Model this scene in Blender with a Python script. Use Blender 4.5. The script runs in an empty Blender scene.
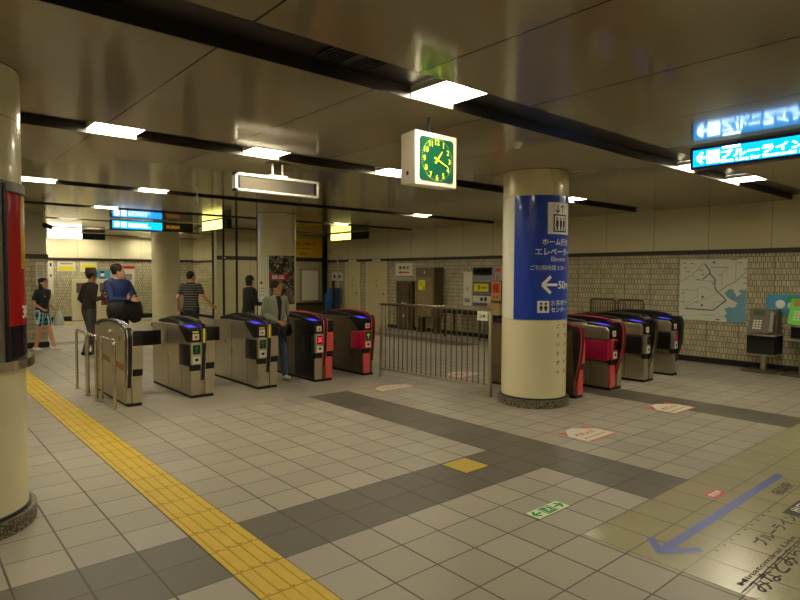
import bpy, bmesh, math, random
from mathutils import Vector, Matrix
random.seed(4)
PI = math.pi
COL = bpy.context.scene.collection
H = 2.81            # ceiling height
XW = 9.19           # side wall with the route map
YB = 17.5           # back wall

# ------------------------------------------------------------------ materials
def lin(c):
    return tuple(((v/255)/12.92 if v/255 <= .04045 else ((v/255+.055)/1.055)**2.4) for v in c) + (1,)

MATS = {}
def mat(name, c, rough=.5, metal=0., spec=.5, emit=0., noise=0., coat=0., ecol=None, nscale=20):
    if name in MATS: return MATS[name]
    m = bpy.data.materials.new(name); m.use_nodes = True
    nt = m.node_tree; b = nt.nodes['Principled BSDF']
    col = lin(c)
    b.inputs['Base Color'].default_value = col
    b.inputs['Roughness'].default_value = rough
    b.inputs['Metallic'].default_value = metal
    b.inputs['Specular IOR Level'].default_value = spec
    b.inputs['Coat Weight'].default_value = coat
    if emit:
        b.inputs['Emission Color'].default_value = lin(ecol or c)
        b.inputs['Emission Strength'].default_value = emit
    if noise:
        tc = nt.nodes.new('ShaderNodeTexCoord'); n = nt.nodes.new('ShaderNodeTexNoise')
        n.inputs['Scale'].default_value = nscale; n.inputs['Detail'].default_value = 4
        r = nt.nodes.new('ShaderNodeMapRange')
        r.inputs['From Min'].default_value = .3; r.inputs['From Max'].default_value = .7
        r.inputs['To Min'].default_value = 1-noise; r.inputs['To Max'].default_value = 1+noise
        mx = nt.nodes.new('ShaderNodeVectorMath'); mx.operation = 'SCALE'
        mx.inputs[0].default_value = col[:3]
        nt.links.new(tc.outputs['Object'], n.inputs['Vector'])
        nt.links.new(n.outputs['Fac'], r.inputs['Value'])
        nt.links.new(r.outputs['Result'], mx.inputs['Scale'])
        nt.links.new(mx.outputs['Vector'], b.inputs['Base Color'])
    MATS[name] = m
    return m

class NB:
    """tiny node builder for procedural surfaces"""
    def __init__(s, name, rough=.5, spec=.5):
        s.m = bpy.data.materials.new(name); s.m.use_nodes = True
        s.nt = s.m.node_tree; s.b = s.nt.nodes['Principled BSDF']
        s.b.inputs['Roughness'].default_value = rough
        s.b.inputs['Specular IOR Level'].default_value = spec
        g = s.nt.nodes.new('ShaderNodeNewGeometry')
        sep = s.nt.nodes.new('ShaderNodeSeparateXYZ')
        s.nt.links.new(g.outputs['Position'], sep.inputs[0])
        s.pos = g.outputs['Position']
        s.x, s.y, s.z = sep.outputs
        MATS[name] = s.m
    def put(s, sock, v):
        if hasattr(v, 'is_linked'): s.nt.links.new(v, sock)
        else: sock.default_value = v
    def op(s, o, a, b=0., c=0.):
        n = s.nt.nodes.new('ShaderNodeMath'); n.operation = o
        s.put(n.inputs[0], a); s.put(n.inputs[1], b)
        if o in ('SMOOTH_MIN', 'MULTIPLY_ADD', 'COMPARE'): s.put(n.inputs[2], c)
        return n.outputs[0]
    def inside(s, v, a, b):
        return s.op('MULTIPLY', s.op('GREATER_THAN', v, a), s.op('LESS_THAN', v, b))
    def line(s, v, period, width, phase=0.):
        """1 on a joint of the given width, repeated"""
        t = s.op('FRACT', s.op('ADD', s.op('DIVIDE', s.op('SUBTRACT', v, phase), period), .5))
        return s.op('LESS_THAN', s.op('ABSOLUTE', s.op('SUBTRACT', t, .5)), width/period/2)
    def mix(s, f, a, b):
        n = s.nt.nodes.new('ShaderNodeMix'); n.data_type = 'RGBA'
        s.put(n.inputs[0], f)
        s.put(n.inputs[6], lin(a) if isinstance(a, tuple) and len(a) == 3 else a)
        s.put(n.inputs[7], lin(b) if isinstance(b, tuple) and len(b) == 3 else b)
        return n.outputs[2]
    def noise(s, scale, detail=3, vec=None):
        n = s.nt.nodes.new('ShaderNodeTexNoise'); n.inputs['Scale'].default_value = scale
        n.inputs['Detail'].default_value = detail
        s.nt.links.new(vec or s.pos, n.inputs['Vector'])
        return n.outputs['Fac']
    def comb(s, x, y, z=0.):
        n = s.nt.nodes.new('ShaderNodeCombineXYZ')
        for i, v in enumerate((x, y, z)): s.put(n.inputs[i], v)
        return n.outputs[0]
    def white(s, vec):
        n = s.nt.nodes.new('ShaderNodeTexWhiteNoise'); s.nt.links.new(vec, n.inputs['Vector'])
        return n.outputs['Value']
    def scale(s, col, f):
        n = s.nt.nodes.new('ShaderNodeVectorMath'); n.operation = 'SCALE'
        s.nt.links.new(col, n.inputs[0]); s.put(n.inputs['Scale'], f)
        return n.outputs[0]
    def bump(s, h, strength=.3, dist=.002):
        n = s.nt.nodes.new('ShaderNodeBump'); n.inputs['Strength'].default_value = strength
        n.inputs['Distance'].default_value = dist
        s.nt.links.new(h, n.inputs['Height']); s.nt.links.new(n.outputs[0], s.b.inputs['Normal'])
    def done(s, col): s.nt.links.new(col, s.b.inputs['Base Color']); return s.m

def floor_material():
    s = NB('floor_tiles', .4, .45)
    T = .3
    tx = s.op('FLOOR', s.op('DIVIDE', s.x, T)); ty = s.op('FLOOR', s.op('DIVIDE', s.y, T))
    rnd = s.white(s.comb(tx, ty))
    b1 = s.op('MULTIPLY', s.inside(ty, -4.5, -2.5), s.op('LESS_THAN', tx, 6.5))
    b2 = s.op('MULTIPLY', s.inside(tx, 6.5, 8.5), s.inside(ty, -7.5, 7.5))
    b3 = s.inside(tx, 16.5, 18.5); b3 = s.op('MULTIPLY', b3, s.op('LESS_THAN', ty, 4.5))
    b4 = s.op('MULTIPLY', s.inside(tx, 24.5, 26.5), s.inside(ty, 15.5, 40))
    b5 = s.op('MULTIPLY', s.inside(ty, 34.5, 36.5), s.op('LESS_THAN', tx, 20))
    dark = s.op('MAXIMUM', s.op('MAXIMUM', b1, b2), s.op('MAXIMUM', s.op('MAXIMUM', b3, b4), b5))
    n1 = s.noise(160, 3); n2 = s.noise(1.3, 3)
    col = s.mix(dark, (150, 142, 126), (90, 83, 72))
    k = s.op('ADD', .80, s.op('ADD', s.op('MULTIPLY', rnd, .14), s.op('ADD', s.op('MULTIPLY', n1, .16), s.op('MULTIPLY', n2, .14))))
    col = s.scale(col, k)
    # smooth jointless sheet under the gates of the left row
    gate = s.op('MULTIPLY', s.inside(s.x, .35, 3.6), s.inside(s.y, 2.45, 4.8))
    gx = s.line(s.x, T, .011); gy = s.line(s.y, T, .0085)
    g = s.op('MULTIPLY', s.op('MAXIMUM', gx, gy), s.op('SUBTRACT', 1., gate))
    g = s.op('MULTIPLY', g, s.op('ADD', .66, s.op('MULTIPLY', n2, .5)))
    col = s.mix(g, col, (48, 38, 26))
    s.bump(s.op('SUBTRACT', s.op('MULTIPLY', n1, .2), g), .35, .002)
    s.nt.links.new(s.op('ADD', .33, s.op('MULTIPLY', n2, .22)), s.b.inputs['Roughness'])
    return s.done(col)

def ceiling_material():
    s = NB('ceiling_panels', .12, .5)
    j = s.line(s.x, 1.1, .012, -.53)
    n = s.noise(.9, 2)
    col = s.scale(s.mix(0., (146, 134, 104), (0, 0, 0)), s.op('ADD', .85, s.op('MULTIPLY', n, .3)))
    col = s.mix(j, col, (16, 13, 9))
    wav = s.nt.nodes.new('ShaderNodeTexNoise'); wav.inputs['Scale'].default_value = 1.0
    s.nt.links.new(s.comb(s.op('MULTIPLY', s.x, 1.5), s.op('MULTIPLY', s.y, .5)), wav.inputs['Vector'])
    s.bump(wav.outputs['Fac'], .12, .02)
    return s.done(col)

def tile_wall_material(name, tile=(190, 180, 146), grout=(88, 75, 48), tw=.062, th=.1, joint=.528):
    s = NB(name, .32, .5)
    u = s.op('ADD', s.x, s.y)
    bt = s.nt.nodes.new('ShaderNodeTexBrick')
    bt.offset = .5; bt.inputs['Scale'].default_value = 1
    bt.inputs['Brick Width'].default_value = tw; bt.inputs['Row Height'].default_value = th
    bt.inputs['Mortar Size'].default_value = .0045; bt.inputs['Mortar Smooth'].default_value = .1
    bt.inputs['Color1'].default_value = lin(tile)
    bt.inputs['Color2'].default_value = lin(tuple(int(c*.86) for c in tile))
    bt.inputs['Mortar'].default_value = lin(grout)
    s.nt.links.new(s.comb(u, s.z), bt.inputs['Vector'])
    low = s.op('LESS_THAN', s.z, 1.9)
    j = s.line(u, joint, .008, .06)
    col = s.mix(j, bt.outputs['Color'], tuple(int(c*.6) for c in grout))
    s.bump(s.op('SUBTRACT', 1., bt.outputs['Fac']), .4, .003)
    return s.done(col)

def panel_wall_material(name, c=(202, 192, 152), period=1.0, phase=.57):
    s = NB(name, .35, .4)
    j = s.line(s.op('ADD', s.x, s.y), period, .008, phase)
    n = s.noise(1.1, 2)
    col = s.scale(s.mix(j, c, tuple(int(k*.5) for k in c)), s.op('ADD', .92, s.op('MULTIPLY', n, .16)))
    return s.done(col)

def granite_material():
    s = NB('granite', .4, .5)
    n = s.noise(95, 4); n2 = s.noise(30, 2)
    col = s.mix(s.op('GREATER_THAN', n, .52), (70, 62, 48), (138, 128, 104))
    col = s.mix(s.op('GREATER_THAN', n2, .6), col, (52, 46, 38))
    return s.done(col)

def sticker_floor_material():
    s = NB('floor_map_film', .28, .6)
    n = s.noise(70, 4); n2 = s.noise(2.2, 2); T = .3
    g = s.op('MAXIMUM', s.line(s.x, T, .011), s.line(s.y, T, .009))
    col = s.scale(s.mix(s.op('MULTIPLY', g, .6), (160, 152, 122), (104, 92, 62)), s.op('ADD', .82, s.op('ADD', s.op('MULTIPLY', n, .05), s.op('MULTIPLY', n2, .26))))
    s.nt.links.new(s.op('ADD', .06, s.op('MULTIPLY', n, .28)), s.b.inputs['Roughness'])
    s.bump(s.noise(55, 4), .4, .003)
    return s.done(col)

def striped_material(name, a, b, period=.075):
    m = NB(name, .8, .2)
    return m.done(m.mix(m.line(m.z, period, period*.3), a, b))

def plaid_material():
    m = NB('plaid_cloth', .8, .2)
    u = m.op('ADD', m.x, m.y)
    c = m.mix(m.line(m.z, .09, .03), (60, 120, 150), (14, 22, 34))
    c = m.mix(m.line(u, .08, .025), c, (190, 205, 205))
    return m.done(c)

FLOOR = floor_material(); CEIL = ceiling_material()
TILE = tile_wall_material('wall_tiles'); TILEB = tile_wall_material('back_wall_tiles', (200, 192, 160), (110, 98, 68))
PANEL = panel_wall_material('upper_wall_panels')
PANELB = panel_wall_material('back_upper_panels', (214, 206, 170), 1.0, .2)
GRAN = granite_material()
STEEL = mat('stainless', (188, 178, 154), .30, .8, noise=.06, nscale=3)
STEELD = mat('stainless_dark', (120, 108, 86), .35, .8, noise=.06, nscale=3)
CHROME = mat('polished_steel', (200, 192, 175), .18, 1.)
BLACK = mat('black_plastic', (17, 15, 14), .32)
MBLACK = mat('matt_black', (14, 12, 10), .7)
DGREY = mat('dark_grey', (44, 40, 36), .5)
BROWN = mat('brown_band', (52, 38, 26), .45)
WHITE = mat('white_plastic', (226, 220, 200), .4)
CREAM = mat('column_cream', (222, 212, 172), .28, noise=.025, nscale=2, coat=.3)
CREAMP = mat('column_pale', (226, 222, 200), .25, coat=.3)
RED = mat('red_paint', (190, 52, 58), .35)
SALMON = mat('salmon_paint', (214, 84, 82), .4)
MAGENTA = mat('magenta_panel', (165, 14, 62), .4)
def tactile_material():
    s = NB('tactile_yellow', .5, .4)
    n = s.noise(7, 4)
    col = s.scale(s.mix(0., (198, 166, 40), (0, 0, 0)), s.op('ADD', .82, s.op('MULTIPLY', n, .36)))
    return s.done(s.mix(s.line(s.y, .3, .007), col, (96, 72, 20)))
YELP = mat('yellow_label', (225, 215, 30), .5)
LAMP = mat('lamp_diffuser', (255, 250, 232), .5, emit=24., ecol=(255, 245, 216))
GREENL = mat('green_light', (30, 200, 70), .5, emit=.28)
REDL = mat('red_light', (255, 40, 70), .5, emit=.7); REDD = mat('red_lamp_dull', (190, 16, 60), .5, emit=.12)
BLUEL = mat('reader_blue', (40, 40, 200), .3, emit=.45, ecol=(84, 72, 255))
PAPER = mat('paper', (215, 210, 190), .7)
GREYP = mat('grey_poster', (140, 136, 140), .6)
BLKINK = mat('black_ink', (20, 18, 16), .6)
REDINK = mat('red_ink', (176, 30, 40), .6)
BLUEW = mat('sign_blue', (14, 60, 176), .3, coat=.4)
WHITEINK = mat('white_ink', (232, 232, 228), .5)
SKIN = mat('skin', (206, 158, 128), .6); SKIN2 = mat('skin_tanned', (190, 138, 106), .6)
HAIR = mat('dark_hair', (26, 20, 17), .6)

YELLOW = tactile_material()
# ------------------------------------------------------------------ mesh helpers
def bm_new(): return bmesh.new()
def box(bm, x0, x1, y0, y1, z0, z1, bev=0.):
    r = bmesh.ops.create_cube(bm, size=1)
    for v in r['verts']:
        v.co = Vector(((x0+x1)/2+v.co.x*(x1-x0), (y0+y1)/2+v.co.y*(y1-y0), (z0+z1)/2+v.co.z*(z1-z0)))
    if bev:
        es = set(e for v in r['verts'] for e in v.link_edges)
        bmesh.ops.bevel(bm, geom=list(es), offset=bev, segments=2, affect='EDGES', profile=.6)
    return bm
def prism(bm, pts, fn, a, b):
    """extrude polygon pts (2D) between a and b; fn(u,v,w)->xyz"""
    A = [bm.verts.new(fn(u, v, a)) for u, v in pts]; B = [bm.verts.new(fn(u, v, b)) for u, v in pts]
    n = len(pts)
    bm.faces.new(A[::-1]); bm.faces.new(B)
    for i in range(n): bm.faces.new((A[i], A[(i+1) % n], B[(i+1) % n], B[i]))
    return bm
def yz(bm, pts, x0, x1): return prism(bm, pts, lambda u, v, w: (w, u, v), x0, x1)
def xz(bm, pts, y0, y1): return prism(bm, pts, lambda u, v, w: (u, w, v), y0, y1)
def xy(bm, pts, z0, z1): return prism(bm, pts, lambda u, v, w: (u, v, w), z0, z1)
def cyl(bm, c, r, z0, z1, seg=32, r2=None):
    r2 = r if r2 is None else r2
    A = [bm.verts.new((c[0]+r*math.cos(2*PI*i/seg), c[1]+r*math.sin(2*PI*i/seg), z0)) for i in range(seg)]
    B = [bm.verts.new((c[0]+r2*math.cos(2*PI*i/seg), c[1]+r2*math.sin(2*PI*i/seg), z1)) for i in range(seg)]
    bm.faces.new(A[::-1]); bm.faces.new(B)
    for i in range(seg): bm.faces.new((A[i], A[(i+1) % seg], B[(i+1) % seg], B[i]))
    return bm
def rod(bm, p0, p1, r, seg=10):
    p0 = Vector(p0); p1 = Vector(p1); d = p1-p0
    m = Matrix.Translation((p0+p1)/2) @ d.to_track_quat('Z', 'Y').to_matrix().to_4x4()
    bmesh.ops.create_cone(bm, cap_ends=True, segments=seg, radius1=r, radius2=r, depth=d.length, matrix=m)
    return bm
def tube(bm, pts, r, seg=10):
    """continuous bent pipe"""
    pts = [Vector(p) for p in pts]; rings = []
    side = None
    for i, p in enumerate(pts):
        t = (pts[min(i+1, len(pts)-1)]-pts[max(i-1, 0)]).normalized()
        if side is None: side = t.orthogonal().normalized()
        side = (side-t*side.dot(t)).normalized(); up = t.cross(side)
        rings.append([bm.verts.new(p+(side*math.cos(2*PI*k/seg)+up*math.sin(2*PI*k/seg))*r) for k in range(seg)])
    for a, b in zip(rings, rings[1:]):
        for k in range(seg): bm.faces.new((a[k], a[(k+1) % seg], b[(k+1) % seg], b[k]))
    bm.faces.new(rings[0][::-1]); bm.faces.new(rings[-1])
    return bm
def ball(bm, c, r, seg=14, rx=1, ry=1, rz=1):
    bmesh.ops.create_uvsphere(bm, u_segments=seg, v_segments=seg//2+2, radius=r,
        matrix=Matrix.Translation(c) @ Matrix.Diagonal((rx, ry, rz, 1)))
    return bm
def arcband(bm, c, r0, r1, a0, a1, z0, z1, n=None):
    """curved panel around a column, angles in degrees"""
    n = n or max(2, int(abs(a1-a0)/4)+1)
    rows = []
    for i in range(n+1):
        a = math.radians(a0+(a1-a0)*i/n); cs, sn = math.cos(a), math.sin(a)
        rows.append([bm.verts.new((c[0]+r*cs, c[1]+r*sn, z)) for r, z in ((r0, z0), (r1, z0), (r1, z1), (r0, z1))])
    for p, q in zip(rows, rows[1:]):
        for k in range(4): bm.faces.new((p[k], q[k], q[(k+1) % 4], p[(k+1) % 4]))
    bm.faces.new(rows[0]); bm.faces.new(rows[-1][::-1])
    return bm
def finish(bm, name, m, parent=None, smooth=False, bevel=0.):
    if bevel:
        bmesh.ops.bevel(bm, geom=bm.edges[:], offset=bevel, segments=2, affect='EDGES', profile=.6, clamp_overlap=True)
    bmesh.ops.recalc_face_normals(bm, faces=bm.faces[:])
    me = bpy.data.meshes.new(name); bm.to_mesh(me); bm.free()
    me.materials.append(m)
    if smooth:
        for p in me.polygons: p.use_smooth = True
        try: me.set_sharp_from_angle(angle=math.radians(40))
        except Exception: pass
    o = bpy.data.objects.new(name, me); COL.objects.link(o)
    if parent is not None: o.parent = parent
    return o
def thing(name, label, cat, loc=(0, 0, 0), rz=0., group=None):
    o = bpy.data.objects.new(name, None); COL.objects.link(o); o.empty_display_size = .1
    o.location = loc; o.rotation_euler = (0, 0, rz); o['label'] = label; o['category'] = cat
    if group: o['group'] = group
    return o
def tag(o, label, cat, group=None):
    o['label'] = label; o['category'] = cat
    if group: o['group'] = group
    return o
def struct(o): o['kind'] = 'structure'; return o
def dup(root, loc, label, group=None):
    r = root.copy(); COL.objects.link(r); r.location = loc; r['label'] = label
    if group: r['group'] = group
    for ch in list(root.children):
        c = ch.copy(); COL.objects.link(c); c.parent = r
        for g in ch.children:
            d = g.copy(); COL.objects.link(d); d.parent = c
    return r

_tc = {}
def text_geo(body, bold=0.):
    """outline mesh of a line of lettering, normalised to height 1 with its lower left at the origin"""
    if (body, bold) in _tc: return _tc[body, bold]
    cu = bpy.data.curves.new('lettering', 'FONT'); cu.body = body; cu.offset = bold; cu.resolution_u = 3
    o = bpy.data.objects.new('lettering', cu); COL.objects.link(o)
    bpy.context.view_layer.update()
    me = bpy.data.meshes.new_from_object(o.evaluated_get(bpy.context.evaluated_depsgraph_get()))
    vs = [v.co.copy() for v in me.vertices]; fs = [tuple(p.vertices) for p in me.polygons]
    bpy.data.objects.remove(o); bpy.data.curves.remove(cu); bpy.data.meshes.remove(me)
    x0 = min(v.x for v in vs); x1 = max(v.x for v in vs); y0 = min(v.y for v in vs); y1 = max(v.y for v in vs)
    k = 1/(y1-y0)
    _tc[body, bold] = ([((v.x-x0)*k, (v.y-y0)*k) for v in vs], fs, (x1-x0)*k)
    return _tc[body, bold]
def text_into(bm, body, fn, u, v, h, width=None, bold=0.02):
    """lettering whose lower left is (u,v), height h, optional total width; fn(u,v)->xyz"""
    vs, fs, w = text_geo(body, bold)
    sx = h if width is None else width/w
    V = [bm.verts.new(fn(u+a*sx, v+b*h)) for a, b in vs]
    for f in fs:
        try: bm.faces.new([V[i] for i in f])
        except ValueError: pass
    return bm
def poly_into(bm, pts, fn, sub=1):
    V = [bm.verts.new(fn(u, v)) for u, v in pts]
    try: bm.faces.new(V)
    except ValueError: pass
    return bm
def strip_into(bm, pts, w, fn, maxlen=None):
    """a drawn line of width w through 2D points"""
    for (a, b), (c, d) in zip(pts, pts[1:]):
        L = math.hypot(c-a, d-b)
        if L < 1e-6: continue
        nx, ny = -(d-b)/L*w/2, (c-a)/L*w/2
        n = 1 if not maxlen else max(1, int(L/maxlen))
        for i in range(n):
            t0, t1 = i/n, (i+1)/n
            p = (a+(c-a)*t0, b+(d-b)*t0); q = (a+(c-a)*t1, b+(d-b)*t1)
            poly_into(bm, [(p[0]+nx, p[1]+ny), (p[0]-nx, p[1]-ny), (q[0]-nx, q[1]-ny), (q[0]+nx, q[1]+ny)], fn)
    return bm
def rect_into(bm, u0, v0, u1, v1, fn, n=1):
    for i in range(n):
        a = u0+(u1-u0)*i/n; b = u0+(u1-u0)*(i+1)/n
        poly_into(bm, [(a, v0), (b, v0), (b, v1), (a, v1)], fn)
    return bm
def wallfn(x, y0, sgn=-1, off=.0):    # plane x = const seen from -x : u runs to -y
    return lambda u, v: (x-off, y0-u, v)
def backfn(y, x0, off=0.):            # plane y = const seen from -y : u runs to +x
    return lambda u, v: (x0+u, y-off, v)
def floorfn(x0, y0, z=.002):          # on the floor: u along +x, v along +y
    return lambda u, v: (x0+u, y0+v, z)
def cylfn(c, r, a0):                  # around a column: u is arc length from angle a0
    return lambda u, v: (c[0]+r*math.cos(math.radians(a0)+u/r), c[1]+r*math.sin(math.radians(a0)+u/r), v)

# ------------------------------------------------------------------ the setting
X0, Y0 = -9.0, -10.0
o = struct(finish(box(bm_new(), X0, XW+.2, Y0, YB+.2, -.1, 0), 'floor', FLOOR))
# ceiling panels between the recessed channels
CH = [(-7.9, -7.45), (-4.85, -4.4), (-1.335, -.89), (1.31, 1.76), (4.93, 5.38), (7.9, 8.35), (10.98, 11.4), (13.85, 14.27), (16.75, 17.15)]
bm = bm_new(); y = Y0
for a, b in CH+[(YB, YB)]:
    if a > y: box(bm, X0, XW, y, a, H, H+.18)
    y = b
struct(finish(bm, 'ceiling', CEIL))
CHM = mat('channel_brown_black', (36, 29, 22), .35)
for i, (a, b) in enumerate(CH):
    bm = bm_new()
    box(bm, X0, XW, a, b, H+.085, H+.18)
    box(bm, X0, XW, b-.006, b-.001, H+.001, H+.085); box(bm, X0, XW, a+.001, a+.006, H+.001, H+.085)
    struct(finish(bm, 'trim_%d' % (i+1), CHM))
# side wall on the right: tiles, dark band, upper panels, base
def wall_x(side, x, y0, y1, face, tile, panel, base_h=.1):
    s = 1 if face < 0 else -1
    struct(finish(box(bm_new(), min(x, x+s*.2), max(x, x+s*.2), y0, y1, 0, 2.0), 'wall_'+side, tile))
    struct(finish(box(bm_new(), min(x, x+s*.2), max(x, x+s*.2), y0, y1, 2.0, H+.18), 'wall_'+side+'_upper', panel))
    struct(finish(box(bm_new(), min(x, x-s*.03), max(x, x-s*.03), y0, y1, 1.955, 2.035), 'trim_'+side, BROWN))
    struct(finish(box(bm_new(), min(x, x-s*.012), max(x, x-s*.012), y0, y1, 0, base_h), 'baseboard_'+side, MBLACK))
def wall_y(side, y, x0, x1, tile, panel, base_h=.1, lo=1.975, hi=2.06, thick=.2):
    struct(finish(box(bm_new(), x0, x1, y, y+thick, 0, 2.0), 'wall_'+side, tile))
    struct(finish(box(bm_new(), x0, x1, y, y+thick, 2.0, H+.18), 'wall_'+side+'_upper', panel))
    struct(finish(box(bm_new(), x0, x1, y-.03, y, lo, hi), 'trim_'+side, BROWN))
    struct(finish(box(bm_new(), x0, x1, y-.012, y, 0, base_h), 'baseboard_'+side, MBLACK))
wall_x('right', XW, Y0, 12.74, -1, TILE, PANEL)
wall_y('back', YB, X0, 6.55, TILEB, PANELB, .16)
wall_x('passage', 6.55, 15.72, YB, -1, tile_wall_material('passage_tiles', (200, 192, 160), (120, 108, 76), .3, .1), PANELB)
struct(finish(box(bm_new(), 6.5, 6.75, 15.6, 15.72, 0, H), 'wall_passage_post', MBLACK))
CREAMW = panel_wall_material('booth_panels', (186, 176, 138), 1.35, 5.7)
wall_y('booth', 12.74, 5.38, XW, CREAMW, CREAMW, .1, 1.98, 2.1)
struct(finish(box(bm_new(), 9.08, XW, 12.6, 12.76, 0, H), 'wall_booth_post', MBLACK))
struct(finish(box(bm_new(), X0-.2, X0, Y0, YB, 0, H+.18), 'wall_left', PANELB))
struct(finish(box(bm_new(), X0, XW, Y0-.2, Y0, 0, H+.18), 'wall_front', PANELB))
struct(finish(box(bm_new(), 6.75, XW, 15.6, 15.8, 0, H), 'wall_passage_end', CREAMW))
# square pillar at far left
for nm, z0, z1, m in (('wall_pillar', 0, 1.9, tile_wall_material('pillar_tiles', (186, 178, 146), (98, 86, 56), .2, .1, 5.)), ('wall_pillar_upper', 1.9, H, mat('pillar_paint', (176, 170, 142), .4))):
    struct(finish(box(bm_new(), -1.0, .56, 10.22, 11.3, z0, z1), nm, m))
struct(finish(box(bm_new(), -1.03, .59, 10.19, 11.33, 1.86, 1.96), 'trim_pillar', BROWN))
struct(finish(box(bm_new(), -1.015, .575, 10.205, 11.315, 0, .12), 'baseboard_pillar', MBLACK))

# ------------------------------------------------------------------ round columns
def column(c, label, r=.392):
    t = thing('round_column', label, 'column', (c[0], c[1], 0))
    o_ = (0, 0)
    finish(cyl(bm_new(), o_, r+.042, 0, .095, 48), 'base_ring', GRAN, t, True)
    finish(cyl(bm_new(), o_, r+.012, .095, .115, 48), 'base_trim', DGREY, t, True)
    finish(cyl(bm_new(), o_, r, .11, H-.004, 64), 'shaft', CREAM, t, True)
    finish(cyl(bm_new(), o_, r+.004, H-.005, H, 48), 'top_ring', DGREY, t, True)
    b = bm_new()
    for z in (1.04, 2.503): arcband(b, (0, 0), r-.001, r+.0012, 0, 360, z-.002, z+.002, 64)
    finish(b, 'seam', mat('seam_line', (140, 130, 98), .5), t)
    return t
C1 = (4.1, .39); C0 = (-1.655, .45); C2 = (4.2, 7.0); C3 = (4.3, 13.9)
column(C1, 'cream round column wearing the blue elevator direction wrap, beside the fence')
column(C0, 'cream round column cut by the left edge of the frame, with the red poster case')
column(C2, 'cream round column behind the gates with a dark photo poster on it')
column(C3, 'farthest plain cream round column near the back wall')

# blue wrap on the near column
t = thing('column_sign', 'blue and white wrap around column with elevator pictogram, left arrow and white writing', 'sign', (C1[0], C1[1], 0))
rw = .3945
finish(arcband(bm_new(), (0, 0), .390, rw-.0008, -250, -181.4, 1.045, 2.5, 20), 'white_border', CREAMP, t, True)
finish(arcband(bm_new(), (0, 0), .390, rw, -181.4, -30, 1.045, 2.5, 40), 'blue_panel', BLUEW, t, True)
fz = lambda a: cylfn((0, 0), rw+.0015, a)
fz2 = lambda a: cylfn((0, 0), rw+.003, a)
b = bm_new(); rect_into(b, 0, 2.05, .36, 2.42, fz(-122.5), 12); finish(b, 'pictogram_plate', WHITEINK, t)
b = bm_new(); f = fz2(-122.5)
strip_into(b, [(.13, 2.39), (.13, 2.31)], .014, f); strip_into(b, [(.095, 2.335), (.13, 2.30), (.165, 2.335)], .013, f, .02)
strip_into(b, [(.21, 2.30), (.21, 2.38)], .012, f); strip_into(b, [(.175, 2.355), (.21, 2.395), (.245, 2.355)], .012, f, .02)
strip_into(b, [(.07, 2.275), (.29, 2.275)], .016, f, .03); strip_into(b, [(.07, 2.085), (.29, 2.085)], .016, f, .03)
strip_into(b, [(.078, 2.08), (.078, 2.28)], .016, f); strip_into(b, [(.282, 2.08), (.282, 2.28)], .016, f)
for k in range(3):
    u = .125+.055*k
    rect_into(b, u-.019, 2.14, u+.019, 2.215, f); rect_into(b, u-.012, 2.10, u+.012, 2.14, f)
    poly_into(b, [(u+.014*math.cos(q*PI/4), 2.234+.014*math.sin(q*PI/4)) for q in range(8)], f)
finish(b, 'elevator_pictogram', BLKINK, t)
b = bm_new()
text_into(b, 'ホーム行き', fz(-131.9), 0, 1.92, .082)
text_into(b, 'エレベーター', fz(-143.3), 0, 1.805, .084)
text_into(b, 'Elevator', fz(-115.5), 0, 1.735, .052, bold=0)
text_into(b, 'ご利用時間 5:30～', fz(-151.), 0, 1.628, .060, bold=0)
text_into(b, '50m', fz(-99.9), 0, 1.41, .095)
text_into(b, 'お客様サービス', fz(-114.8), 0, 1.212, .068, bold=0)
text_into(b, 'センター', fz(-114.8), 0, 1.135, .062)
finish(b, 'lettering', WHITEINK, t)
b = bm_new(); f = fz(-132.4)
strip_into(b, [(.02, 1.458), (.208, 1.458)], .03, f, .03)
strip_into(b, [(.115, 1.555), (.012, 1.458), (.115, 1.361)], .036, f, .02)
finish(b, 'left_arrow', WHITEINK, t)
b = bm_new(); rect_into(b, 0, 1.13, .143, 1.27, fz(-138.7), 6); finish(b, 'service_plate', WHITEINK, t)
b = bm_new(); f = fz2(-138.7)
for u, w in ((.045, .02), (.10, .022)):
    rect_into(b, u-w/2, 1.15, u+w/2, 1.215, f); rect_into(b, u-w, 1.175, u+w, 1.2, f)
    poly_into(b, [(u+.015*math.cos(q*PI/4), 1.237+.015*math.sin(q*PI/4)) for q in range(8)], f)
finish(b, 'service_pictogram', BLKINK, t)
t = thing('vertical_notice', 'small vertical black and red characters on column below the blue wrap', 'lettering', (C1[0], C1[1], 0))
b = bm_new(); b2 = bm_new()
for k, ch in enumerate('ございません'):
    z = .965-k*.108
    text_into(b2 if ch == 'ま' else b, ch, cylfn((0, 0), .3935, -101.5), 0, z-.02, .048)
for k, ch in enumerate('きっぷうりば'):
    text_into(b, ch, cylfn((0, 0), .3935, -82), 0, .965-k*.108-.02, .045)
finish(b, 'black_characters', BLKINK, t); finish(b2, 'red_character', REDINK, t)

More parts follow.
